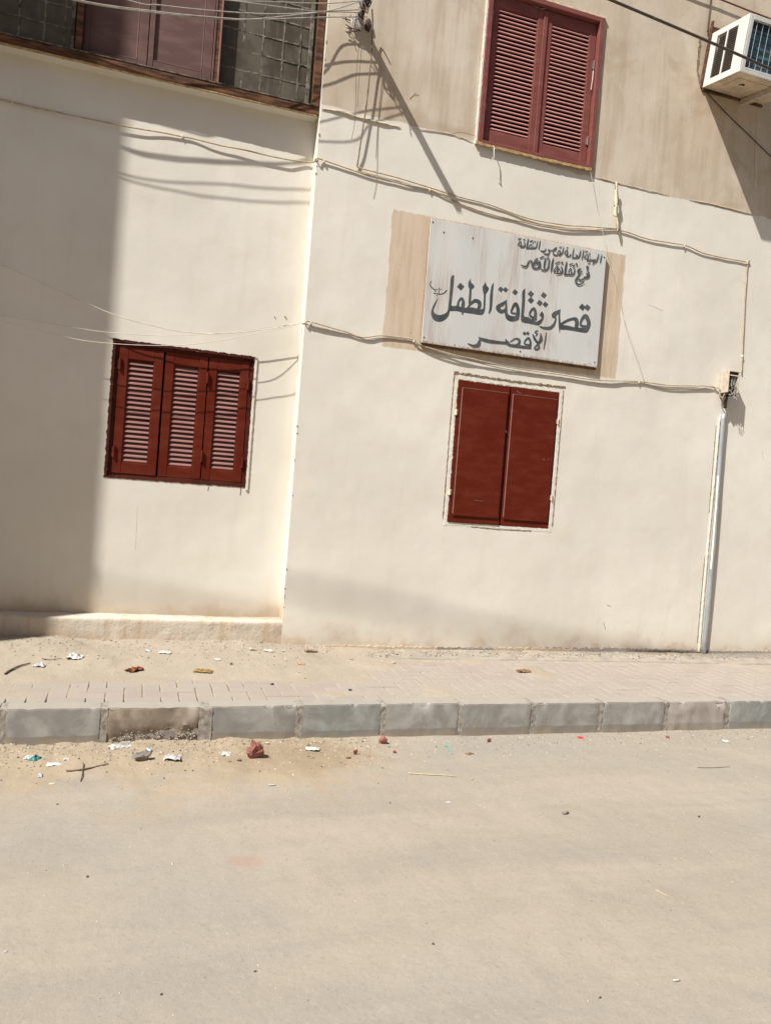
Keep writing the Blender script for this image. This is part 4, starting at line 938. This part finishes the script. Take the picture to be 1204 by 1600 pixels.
for k in range(6):
    a = wall_at(552+random.uniform(-14, 6), 40+random.uniform(-14, 10), WALL-.03); p = [tuple(a + Vector((random.uniform(-.05, .05), random.uniform(-.02, .02), random.uniform(-.02, .02)))) for _ in range(3)]
    m = MB(); m.tube(smooth_path(p, 4), .003, 5); m.build('wire_knot', M_CABLE_DK, arm, smooth=True)
for k, dd in enumerate((.12, .20, .28, .36)):
    c = on_arm(dd); m = MB(); m.tube([tuple(c+up_*-.012), tuple(c+up_*.02), tuple(c+up_*.032)], [.016, .02, .012], 8); m.build('insulator', M_IRON, arm, smooth=True)
G = 'overhead wires strung to the bracket'
W1 = [((355, 0), (418, 2.5), (508, 5.2)), ((355, 0), (474, 15.5), (515, 16.5)), ((200, 0), (250, 8), (335, 17), (429, 22), (515, 18.5)), ((115, 0), (250, 21), (340, 29), (396, 30), (474, 22), (520, 17)), ((113, -2.5), (250, 18.6), (340, 27.5), (396, 30.5), (474, 28), (520, 26.5))]
EXT = [((-2.6, 4.75), (-.98, 4.60), (-.3, 4.66)), ((-2.6, 4.80), (-1.0, 4.64), (-.3, 4.64)), ((-2.6, 4.90), (-1.1, 4.74)), ((-2.6, 4.78), (-1.2, 4.60)), ((-2.6, 4.81), (-1.2, 4.625))]
LB = ['topmost thin grey wire running left from the iron bracket', 'second grey wire from the top, rising steeply left of the bracket', 'third grey wire from the top crossing the pinkish shutter', 'grey wire sagging lowest before the window, paired with another', 'lower grey wire of the sagging pair, ending lowest on the bracket']
for p, ex, l, dl, dd, rr_ in zip(W1, EXT, LB, (.26, .29, .125, .165, .175), (.235, .25, .11, .14, .065), (.0035, .0035, .0042, .0042, .0042)):
    n = len(p); P = [wall_at(q[0], q[1], WALL-(dl+(dd-dl)*(i/(n-1))**3)) for i, q in enumerate(p)]
    P = [Vector((q[0], WALL-dl, q[1])) for q in ex] + P + [on_arm(dd)]         # carries on to the left, parallel to the facade
    m = MB(); m.tube(smooth_path([tuple(q) for q in P], 7), rr_, 6); tag(m.build('overhead_wire', M_CABLE_G, smooth=True), l, 'wire', G)
# cable that drops from the bracket and joins the run along the wall
cable([(581, 14, WALL-.12), (582, 34, WALL-.06), (581, 60, WALL-.05), (580, 85, WALL-.05), (578, 107, WALL-.045), (574, 150, WALL-.04), (570, 180, WALL-.035), (568, 191, WALL-.035), (563, 225, WALL-.03), (558, 259, WALL-.014)], WALL-.03, .0052, simple('brown_cable', (.17, .125, .085), .3, 25, .6, .3, .2), 'brownish cable hanging straight down from the bracket', 'drop_cable', per=5, wob=.003)
cable([(557.5, 260, WALL-.012), (561, 262), (574, 266), (620, 277.5), (671, 293), (702, 303), (726, 310), (768, 321), (824, 341), (880, 351.5), (915, 353.6), (964, 357.5)], WALL-.011, .0050, M_CABLE_CR, 'short cream cable, upper of the two running above the board', per=5, wob=.003)
c1 = cable([(-60, 146, RECESS-.010), (0, 155, RECESS-.010), (20, 160, RECESS-.010), (100, 178, RECESS-.02), (200, 198, RECESS-.02), (285, 213, RECESS-.012), (340, 226, RECESS-.022), (384, 235, RECESS-.026), (442, 248, RECESS-.026), (487, 253.4, RECESS-.02), (494, 248.5, WALL-.012), (506, 250.5), (558, 268), (623, 286), (671, 296.5), (702, 311), (754, 331), (824, 348.5), (876, 358), (920, 359.5), (964, 359), (1014, 374), (1068, 383), (1103, 397), (1165, 409.5), (1166.6, 412), (1162.6, 475), (1158.8, 556), (1157.5, 583)], WALL-.010, .0052, M_CABLE_CR, 'long cream cable from the recess past the board to the junction box', per=6, wob=.003)
for q in ((506, 252), (671, 297), (964, 359), (1068, 384), (1166, 411), (1159, 556)): clip(c1, q[0], q[1], WALL)
clip(c1, 20, 160, RECESS); clip(c1, 285, 213, RECESS)
c2 = cable([(472, 505, RECESS-.06), (477, 505, WALL-.012), (485, 503), (538, 518), (565, 527), (597, 524.5), (644, 530, WALL-.012), (655, 538.5, WALL-.02), (700, 552, WALL-.03), (747, 563, WALL-.02), (803, 575, WALL-.014), (876, 585.5), (934, 594), (996, 596), (1047, 602), (1117, 604.5, WALL-.012), (1124, 618, WALL-.04), (1128, 622, WALL-.05)], WALL-.011, .0050, M_CABLE_CR, 'cream cable passing just below the board to the junction box', per=6, wob=.003)
for q in ((485, 505), (646, 533), (997, 597), (1117, 605)): clip(c2, q[0], q[1], WALL)
cable([(478, 507), (538, 521), (575, 531), (600, 528), (644, 533), (658, 541, WALL-.018), (747, 567, WALL-.012), (803, 579), (880, 590), (945, 599), (996, 598), (1052, 608), (1117, 605.5)], WALL-.009, .0042, M_CABLE_G, 'thin greyish strand under the cream cable below the board', wob=.004)
# thin slack wires across the recess
cable([(-60, 398), (0, 414.5), (12.5, 417.5), (90, 453), (174, 490), (232, 507), (291, 519), (353, 521), (420, 514), (457, 507), (473, 504.6, RECESS-.06)], RECESS-.08, .0032, M_CABLE_W, 'slack white wire sloping down across the recess above the louvred window', 'slack_wire', 'wire')
cable([(-60, 480), (0, 492), (83, 506), (166, 519), (257, 524.5), (330, 521.5), (394, 515), (469, 504.6, RECESS-.06)], RECESS-.13, .0022, M_CABLE_W, 'thin white wire hanging just above the louvred window', 'slack_wire', 'wire')
cable([(-60, 486), (0, 501), (83, 521), (145, 534), (249, 540), (332, 534), (440, 513), (470, 505, RECESS-.06)], RECESS-.16, .0024, M_CABLE_W, 'lowest thin white wire, sagging across the louvred window top edge', 'slack_wire', 'wire')
# dangling strands under the bracket
cable([(564, 40), (562, 58), (557, 110), (555, 170), (553, 198), (549, 218)], WALL-.14, .0018, M_CABLE_DK, 'longer thin dark strand dangling below the iron bracket', 'loose_strand', 'wire')
cable([(568, 40), (566, 60), (561, 120), (558, 167)], WALL-.12, .0018, M_CABLE_DK, 'shorter thin dark strand dangling below the iron bracket', 'loose_strand', 'wire')
cable([(921.5, 268), (923, 274), (930, 314), (944.6, 378), (958, 428), (966, 459), (973, 494), (986, 533), (998, 567), (1006, 596)], WALL-.035, .0018, M_CABLE_W, 'thin pale string from the upper window corner down past the board', 'string', 'string', wob=.004)
# cream strip hanging over the cable
vs, fs = [], []
P = smooth_path([(962, 284, 2.5), (962.5, 300, 6), (962, 320, 7), (961, 336, 6.5), (963, 340, 4), (964.5, 357, 3)], 5)
for i, (a, b, w_) in enumerate(P):
    q0, q1 = wall_at(a-w_/2, b, WALL-.045), wall_at(a+w_/2, b, WALL-.045); f_ = .006*math.sin(i*.9)
    vs += [(q0.x, q0.y+f_, q0.z), ((q0.x+q1.x)/2, q0.y-.008, (q0.z+q1.z)/2), (q1.x, q1.y-f_, q1.z), ((q0.x+q1.x)/2, q0.y-.004, (q0.z+q1.z)/2)]
for i in range(len(P)-1):
    for a in range(4): fs.append((i*4+a, i*4+(a+1) % 4, (i+1)*4+(a+1) % 4, (i+1)*4+a))
tag(sheet('hanging_strip', vs, fs, simple('cream_tape', (.66, .58, .42), .12, 25, .8, .2, .2)), 'short cream strip hanging on the cable right of the upper window', 'strip')
# wires at the upper right
cable([(640, -131), (800, -65), (954, 0), (1102, 63), (1204, 108.6), (1420, 208)], WALL-1.75, .0085, M_CABLE_DK, 'thick dark cable slanting in front of the air conditioner', 'power_cable')
cable([(960, -66), (1060, -26), (1127, 0), (1170, 17), (1204, 30), (1300, 70)], WALL-.03, .0070, M_CABLE_RED, 'reddish brown cable slanting above the air conditioner', 'power_cable')
cable([(1112, -40), (1109.6, 0), (1106, 30), (1104, 50)], WALL-.010, .0038, M_CABLE_DK, 'thin dark lead running down the wall into the air conditioner', 'power_lead')
cable([(1102, 143, WALL-.016), (1135, 178), (1170, 212), (1204, 245), (1290, 328)], WALL-.010, .0042, M_CABLE_DK, 'thin dark lead slanting over the wall beneath the air conditioner', 'power_lead')
# hook under the upper window
uw = bpy.data.objects['shuttered_window']; a = wall_at(771, 229, WALL-.05); b = wall_at(771, 249, WALL-.06)
m = MB(); m.tube(smooth_path([(a.x+.004, WALL+.01, a.z+.006), tuple(a), (b.x, b.y, b.z+.01), (b.x-.008, b.y-.01, b.z), (b.x-.018, b.y-.004, b.z+.004)], 5), .0042, 6); m.build('hook', M_CABLE_W, uw, smooth=True)

# ================================================================== NEIGHBOURS (outside the frame: shadow casters, and a block added for ambient light)
M_NEAR = simple('tan_render', (.46, .34, .225), .12, 3, .9, .1, .3)
nb_ = empty('neighbouring_building', (-8.2, 8, 0), 'tall plain building whose shadow covers the left end of the facade', 'building')
cx_, cy_ = -.250 - math.tan(SUN_AZ)*2.2, RECESS - 2.2
m = MB(); m.box(-13, cx_, cy_, 14, -.02, 13.5); m.build('wall', M_NEAR, nb_)
m = MB(); m.box(-13.1, cx_-.02, cy_+.02, 14.1, 13.501, 13.8); m.build('parapet', M_NEAR, nb_)
m = MB(); m.box(-16, 18, -16, -7.2, -.02, 6.5); ob = m.build('added_facing_block', M_NEAR); tag(ob, 'unseen plain block added across the street to temper the ambient light', 'building')  # added behind the camera; height and tan picked for less blue, warmer ambient
sd = to_sun*15.0
a, b = Vector((.411, WALL, .800)) + sd, Vector((3.069, WALL, .36)) + sd; dr = (b-a)
m = MB(); P = [a + dr*t - Vector((0, 0, 1))*0 for t in (-4, -3, -2, -1.2, -.6, 0, .5, 1, 1.6, 2.4, 3.2)]
m.tube([tuple(p) for p in P], .019, 8); o = m.build('street_cable', M_CABLE_DK, smooth=True); tag(o, 'thick cable bundle strung high over the street, casting a faint band', 'cable')

# ================================================================== LITTER
random.seed(21)
col = lambda n, c, **k: simple('litter_'+n, c, k.get('var', .2), k.get('scale', 40), k.get('rough', .8), .25, k.get('bump', .3))
L_RED = col('red_brick', (.27, .115, .092), bump=.9); L_RED2 = col('dark_brick', (.23, .07, .05), bump=.8); L_GREY = col('grey_stone', (.20, .175, .15), bump=.7)
L_WHITE = col('white_paper', (.46, .455, .435), var=.10); L_BLUE = col('pale_blue', (.46, .56, .60), var=.1); L_SILVER = col('silver_film', (.40, .39, .37), var=.35, rough=.4)
L_TEAL = col('teal_plastic', (.035, .16, .15), rough=.4); L_STRAW = col('teal_straw', (.05, .42, .38), rough=.4); L_BROWN = col('brown_leaf', (.19, .115, .065), var=.4); L_RUST = col('rust_leaf', (.17, .055, .025), var=.4)
L_OCHRE = col('ochre_peel', (.22, .145, .05), var=.5); L_ORANGE = col('orange_scrap', (.42, .24, .12)); L_TWIG = col('twig', (.15, .105, .075), var=.3); L_DRY = col('dry_stalk', (.52, .42, .25), var=.2)
L_SCARLET = col('scarlet', (.50, .045, .045)); L_TAN = col('tan_chip', (.50, .42, .32)); L_DARK = col('dark_pebble', (.085, .068, .055)); L_CLEAR = col('clear_film', (.50, .47, .42), var=.3, rough=.3)
PXM = lambda p: 1200.0/max(.5, (p-Vector((0, 0, EYE))).dot(cf))          # photo pixels per metre at that place
def place(px_, py_):
    z = .0
    p = floor_at(px_, py_, 0)
    if p.y > KERB_Y:
        p = floor_at(px_, py_, PAVE_Z+.004)
        for _ in range(3): p = floor_at(px_, py_, pave_z(p.x, p.y))
    else:
        for _ in range(2): p = floor_at(px_, py_, road_z(p.x, p.y))
    return p
def stone(px_, py_, w_px, h_px, mat, label, name='rubble', cat='rubble', seed=0, rough=.45, deep=.8, group=None):
    p = place(px_, py_); k = PXM(p); s = (w_px/k/2*1.2, w_px/k/2*deep, h_px/k/2*1.05)
    rs = random.Random(int(px_*17+py_)); bm = bmesh.new()
    for (ox, oz, sc_, n_) in ((0, .55, 1., 16), (rs.uniform(-.35, .35), .8, .72, 12)) if rough > .6 else ((0, .7, 1., 15),):
        vv = []
        for _ in range(n_):
            d = Vector((rs.gauss(0, 1), rs.gauss(0, 1), rs.gauss(0, 1))).normalized()*rs.uniform(.72, 1.08)*sc_
            vv.append(bm.verts.new((d.x*s[0]+ox*s[0], d.y*s[1], (d.z+oz)*s[2])))
        h_ = bmesh.ops.convex_hull(bm, input=vv); bmesh.ops.delete(bm, geom=[g for g in h_['geom_interior'] if isinstance(g, bmesh.types.BMVert)], context='VERTS')
    if w_px > 9:
        bmesh.ops.subdivide_edges(bm, edges=list(bm.edges), cuts=4 if w_px > 15 else 2, use_grid_fill=True)
        for v in bm.verts: v.co *= 1 + .42*nz(v.co.x*42, v.co.y*42, v.co.z*42+px_) + .20*nz(v.co.x*120, v.co.y*120, v.co.z*120)
    me = bpy.data.meshes.new(name); bm.to_mesh(me); bm.free(); me.materials.append(mat)
    o = bpy.data.objects.new(name, me); COL.objects.link(o); o.location = (p.x, p.y+s[1]*.4, gz(p)-.001); return tag(o, label, cat, group)
def scrap(px_, py_, w_px, h_px, mat, label, name='paper_scrap', cat='scrap', crumple=.5, seed=0, group=None, lift_=1.0):
    """a crumpled piece of paper or film: a creased sheet with two sides"""
    p = place(px_, py_); k = PXM(p); w, d = w_px/k, max(w_px/k*.55, h_px/k*1.6); hh = h_px/k; n = 8; m = MB(); rs = random.Random(px_*3+seed)
    a = rs.uniform(-.5, .5)
    for lay in (0, 1):
        for j in range(n):
            for i in range(n):
                u_, v_ = i/(n-1)-.5, j/(n-1)-.5; r_ = max(abs(u_), abs(v_))*2
                x = u_*w*(1+.25*nz(v_*4+px_, 1)) ; y = v_*d*(1+.3*nz(u_*4+px_, 5))
                h = hh*.62*(.25+crumple*(nz(u_*4.5+px_*.37, v_*4.5, 3)+.6*abs(nz(u_*9+px_*.7, v_*9, 7))) + .45*(1-r_*r_))*lift_
                m.v.append((p.x+x*math.cos(a)-y*math.sin(a), p.y+x*math.sin(a)+y*math.cos(a), gz(p)+max(.002, h)-.0012*lay))
    for j in range(n-1):
        for i in range(n-1):
            q = j*n+i; m.f.append((q, q+1, q+n+1, q+n)); q += n*n; m.f.append((q, q+n, q+n+1, q+1))
    rim = [i for i in range(n)] + [j*n+n-1 for j in range(1, n)] + [(n-1)*n+i for i in range(n-2, -1, -1)] + [j*n for j in range(n-2, 0, -1)]
    for q, r_ in zip(rim, rim[1:]+rim[:1]): m.f.append((q, q+n*n, r_+n*n, r_))
    return tag(m.build(name, mat), label, cat, group)
def stick(pts, r, mat, label, name='twig', cat='twig', lift_=.004, branches=()):
    def path(pp):
        out = []
        for q in pp:
            p = place(*q); out.append((p.x, p.y, gz(p)+lift_))
        return smooth_path(out, 4)
    P = path(pts); m = MB(); m.tube(P, [r*(1-.55*i/len(P)) for i in range(len(P))], 6)
    for b in branches:
        Q = path(b); m.tube(Q, [r*.8*(1-.5*i/len(Q)) for i in range(len(Q))], 6)
    return tag(m.build(name, mat, smooth=True), label, cat)
# on the road
stone(398, 1185, 25, 33, L_RED, 'largest pinkish red rubble chunk, jagged, below the kerb', seed=1, rough=.75)
stone(598, 1163, 19, 14, L_RED, 'medium red rubble chunk touching the kerb', seed=2, rough=.5)
stone(555, 1179, 8, 10, L_RED2, 'small upright red brick crumb left of the medium chunk', seed=3)
stone(545, 1186, 9, 4, L_RED2, 'tiny flat red crumb in front of the upright one', seed=4)
stone(617, 1177, 6, 6, L_RED2, 'tiny dark red crumb right of the medium chunk', seed=5)
stone(764, 1160, 7, 8, L_RED2, 'small dark red crumb below a kerb joint', seed=6)
scrap(906, 1153, 9, 5, L_SCARLET, 'bright scarlet plastic scrap by the kerb foot', 'plastic_scrap')
stone(1043, 1153, 7, 4, L_RED2, 'brown red crumb near the rough pale kerb stone', seed=8)
scrap(1133, 1159, 11, 5, L_WHITE, 'white paper scrap near the bluish kerb stone')
scrap(488, 1172, 22, 7, L_WHITE, 'torn white paper strip on the sand right of the big red chunk', crumple=.35)
stone(220, 1190, 27, 18, L_GREY, 'dark grey stone lying on the gutter sand', 'stone', 'stone', 9, .4)
scrap(269, 1186, 25, 11, L_SILVER, 'crumpled grey foil wrapper beside the dark grey stone', 'wrapper', 'wrapper', .8)
scrap(232, 1174, 10, 7, L_BLUE, 'small pale blue scrap just behind the dark grey stone', crumple=.7)
scrap(188, 1167, 36, 8, L_SILVER, 'long silvery film scrap at the foot of the broken kerb stone', 'film_scrap', crumple=.6)
p_ = scrap(55, 1187, 13, 11, L_TEAL, 'crumpled teal wrapper in the gutter at far left', 'wrapper', 'wrapper', .8)
scrap(44, 1186, 12, 7, L_CLEAR, 'clear film scrap touching the teal wrapper', 'film_scrap', crumple=.8)
scrap(86, 1195, 25, 7, L_WHITE, 'flat white paper scrap in front of the teal wrapper', crumple=.3)
scrap(104, 1187, 8, 4, L_WHITE, 'tiny white scrap beyond the flat white one', crumple=.4)
scrap(63, 1213, 7, 8, L_WHITE, 'tiny upright white scrap left of the branched twig', crumple=.6)
scrap(82, 1225, 9, 4, L_TAN, 'tiny pale scrap in front of the branched twig', crumple=.4)
stick([(104, 1207), (125, 1204), (146, 1200), (169, 1195)], .0045, L_TWIG, 'branched brown twig lying on the gutter sand', branches=(((131, 1195), (129, 1210), (126, 1222)),))
scrap(354, 1180, 16, 9, L_CLEAR, 'translucent film scrap left of the big red chunk', 'film_scrap', crumple=.5)
stone(373, 1190, 7, 6, L_GREY, 'small grey stone at the left foot of the big red chunk', 'stone', 'stone', 12)
stone(417, 1164, 8, 6, L_TAN, 'small tan stone right behind the big red chunk', 'stone', 'stone', 13)
stick([(420, 1228), (430, 1228)], .0045, L_WHITE, 'short white cigarette end on the sand below the big red chunk', 'cigarette_end', 'cigarette end', .005)
scrap(700, 1254, 7, 3, L_WHITE, 'tiny white flake on the open road in front of the long stalk', crumple=.3)
stick([(695, 1166), (699, 1168), (703, 1174), (706, 1179)], .004, L_STRAW, 'bent teal plastic straw piece on the road', 'straw_piece', 'straw', .005)
scrap(733, 1178, 13, 4, L_BROWN, 'narrow brown dry leaf right of the teal straw', 'dry_leaf', 'leaf', .3)
stick([(638, 1209), (665, 1211), (690, 1212), (713, 1214.5)], .0032, L_DRY, 'long pale dry stalk lying on the road', 'dry_stalk', 'stalk')
stick([(1089, 1200), (1115, 1200), (1139, 1198.5)], .0025, L_TWIG, 'thin straight twig on the road at right', 'twig', 'twig', .002)
stone(883, 1273, 12, 6, L_GREY, 'flat grey pebble alone on the road, right of centre', 'pebble', 'pebble', 14)
stick([(1024, 1391), (1034, 1397), (1043, 1402)], .002, L_DRY, 'short thin pale straw on the road at right', 'dry_stalk', 'stalk', .002)
stick([(1051, 1534), (1061, 1533)], .0042, L_WHITE, 'white cigarette filter near the bottom right corner', 'cigarette_end', 'cigarette end', .004)
stone(8, 1489, 7, 5, L_WHITE, 'white pebble at the far left edge of the road', 'pebble', 'pebble', 15)
for (x_, y_, l_) in ((399, 1519, 'dark pebble in the bottom left part of the road'), (137, 1371, 'dark pebble left of the pink dust smear'), (252, 1555, 'dark pebble close to the bottom edge, left of centre'), (1092, 1277, 'dark pebble on the road below the straight twig'), (937, 1560, 'dark pebble near the bottom edge, right of centre'), (677, 1476, 'dark pebble near the middle of the road')): stone(x_, y_, 5, 4, L_DARK, l_, 'pebble', 'pebble', x_)
# on the pavement
scrap(118, 1027, 23, 12, L_WHITE, 'crumpled white paper on the sand by the plinth', crumple=.6, lift_=1.2)
stick([(8, 1054), (20, 1047), (32, 1040), (48, 1036)], .007, L_TWIG, 'curved brown stick on the pavement at far left', 'stick', 'stick', .008)
scrap(62, 1038, 18, 9, L_SILVER, 'grey rag scrap at the end of the curved stick', 'rag', 'rag', .8)
stick([(66, 1029), (80, 1029), (97, 1028)], .003, L_TWIG, 'thin straight grey stick beyond the rag', 'stick', 'stick', .01)
scrap(210, 1045, 26, 9, L_RUST, 'curled rust red leaf on the pavement sand', 'dry_leaf', 'leaf', .9)
scrap(232, 1018, 9, 5, L_BLUE, 'pale blue scrap beside the plinth foot', crumple=.7)
scrap(258, 1020, 18, 6, L_WHITE, 'folded white paper right of the pale blue scrap by the plinth', crumple=.4)
scrap(318, 1048, 29, 7, L_OCHRE, 'yellow brown dried peel on the pavement', 'dried_peel', 'peel', .5)
scrap(340, 1031, 11, 4, L_WHITE, 'small white scrap beyond the dried peel', crumple=.5)
stone(396, 1017, 10, 6, L_TAN, 'pinkish plaster chip at the end of the plinth', 'plaster_chip', 'chip', 16)
scrap(420, 1018, 15, 6, L_CLEAR, 'crumpled clear film by the wall foot', 'film_scrap', crumple=.8)
stone(444, 1019, 8, 4, L_WHITE, 'white plaster chip by the wall foot', 'plaster_chip', 'chip', 17)
stick([(477, 1019), (486, 1019.5), (496, 1020)], .014, simple('litter_brown_carton', (.27, .20, .145), .25, 30, .7), 'short brown carton tube lying by the wall foot', 'carton_tube', 'tube', .012)
scrap(470, 1037, 11, 5, L_ORANGE, 'orange scrap on the pavement in front of the carton tube', crumple=.7)
scrap(818, 1050, 23, 8, L_BROWN, 'curled brown leaf alone on the middle of the pavement', 'dry_leaf', 'leaf', .5)
stone(963, 1023, 9, 5, L_WHITE, 'white stone at the wall foot left of the pipe', 'stone', 'stone', 18)
stick([(985, 1024), (1010, 1026), (1038, 1029)], .004, L_RUST, 'thin brown rod on the cement margin, farther from the pipe', 'rod', 'rod', .006)
stick([(1045, 1026), (1075, 1027.5), (1108, 1030)], .004, L_TWIG, 'thin brown rod on the cement margin, ending at the pipe', 'rod', 'rod', .006)
for (x_, y_, mt, l_) in ((549, 1031, L_TAN, 'tan chip on the pavement right of the orange scrap'), (615, 1037, L_TAN, 'small tan chip on the pavement below the wall stains'), (362, 1038, L_DARK, 'dark pebble on the pavement right of the peel'), (425, 1070, L_DARK, 'dark pebble on the pavement near the kerb, left of centre'), (547, 1079, L_DARK, 'dark pebble on the pavers just behind the kerb')): stone(x_, y_, 6, 4, mt, l_, 'pebble', 'pebble', x_)

# grit nobody could count
def pebble_mat():
    k = NT('grit', .9, .15); c = k.voro(70, out='Color'); s = k.n.new('ShaderNodeSeparateColor'); k.l.new(c, s.inputs[0])
    q = k.mix(k.ramp(s.outputs[0], .2, .9), (.20, .16, .12), (.46, .39, .30)); q = k.mix(k.ramp(s.outputs[1], .80, .95), q, (.085, .07, .06)); return k.done(q)
M_GRIT = pebble_mat()
def grit(name, n, gen, label, parent=None):
    m = MB(); rs = random.Random(n)
    for _ in range(n):
        g = gen(rs)
        if g is None: continue
        x, y, z, s = g; b = len(m.v); a = rs.uniform(0, 6.28)
        for k in range(5):
            t = a + k*1.2566; r_ = s*rs.uniform(.7, 1.25); m.v.append((x+r_*math.cos(t), y+r_*math.sin(t), z - s*.25 + s*rs.uniform(0, .4)))
        m.v.append((x+s*rs.uniform(-.3, .3), y+s*rs.uniform(-.3, .3), z+s*rs.uniform(.4, .9)))
        for k in range(5): m.f.append((b+k, b+(k+1) % 5, b+5))
    me = bpy.data.meshes.new(name); me.from_pydata(m.v, [], m.f); me.update(); me.materials.append(M_GRIT)
    o = bpy.data.objects.new(name, me); COL.objects.link(o)
    if parent: o.parent = parent; o.location = -wloc(parent)
    return tag(o, label, 'grit' if not parent else None, None, 'stuff')
def g_road(rs):
    x, y = rs.uniform(-1.2, 5.0), rs.uniform(1.0, KERB_Y-.01); 
    if rs.random() > .30 + .7*sst(-.1, .5, nz(x*1.3, y*1.3, 6)): return None
    return x, y, road_z(x, y), rs.choice((.0018, .0022, .0028, .0036)) * (1 + (rs.random() > .97)*.9)
grit('road_grit', 4200, g_road, 'fine grit scattered over the dusty road')
def g_gut(rs):
    x = rs.uniform(-1.1, 4.6); y = KERB_Y - abs(rs.gauss(0, .20)) - .004
    if x > 1.4 and rs.random() > .35: return None
    return x, y, road_z(x, y), rs.choice((.002, .003, .004, .005, .0075))
grit('gutter_gravel', 5200, g_gut, 'small gravel gathered along the kerb foot')
def g_pav(rs):
    x = rs.uniform(-1.2, 6.0); y = WALL - abs(rs.gauss(0, .35 if x < 1.2 else .12)) - .01
    if y < EDGE_PAVE: return None
    z = pave_z(x, y)
    if y > BACK+.02 and x > 1.5: z = PAVE_Z+.016
    return x, y, z, rs.choice((.002, .003, .004, .006, .009))
grit('pavement_rubble', 3600, g_pav, 'plaster crumbs and grit along the wall foot')
def g_agg(rs):
    x = rs.uniform(-.06, .40); z = abs(rs.gauss(0, .026)) + .03*sst(.15, .38, x)*rs.random()
    if nz(x*14, z*14, 3) < -.12: return None
    return x, KERB_Y+.006-.004*rs.random(), z+.006, rs.choice((.003, .004, .0055))
grit('exposed_aggregate', 260, g_agg, None, kerb)
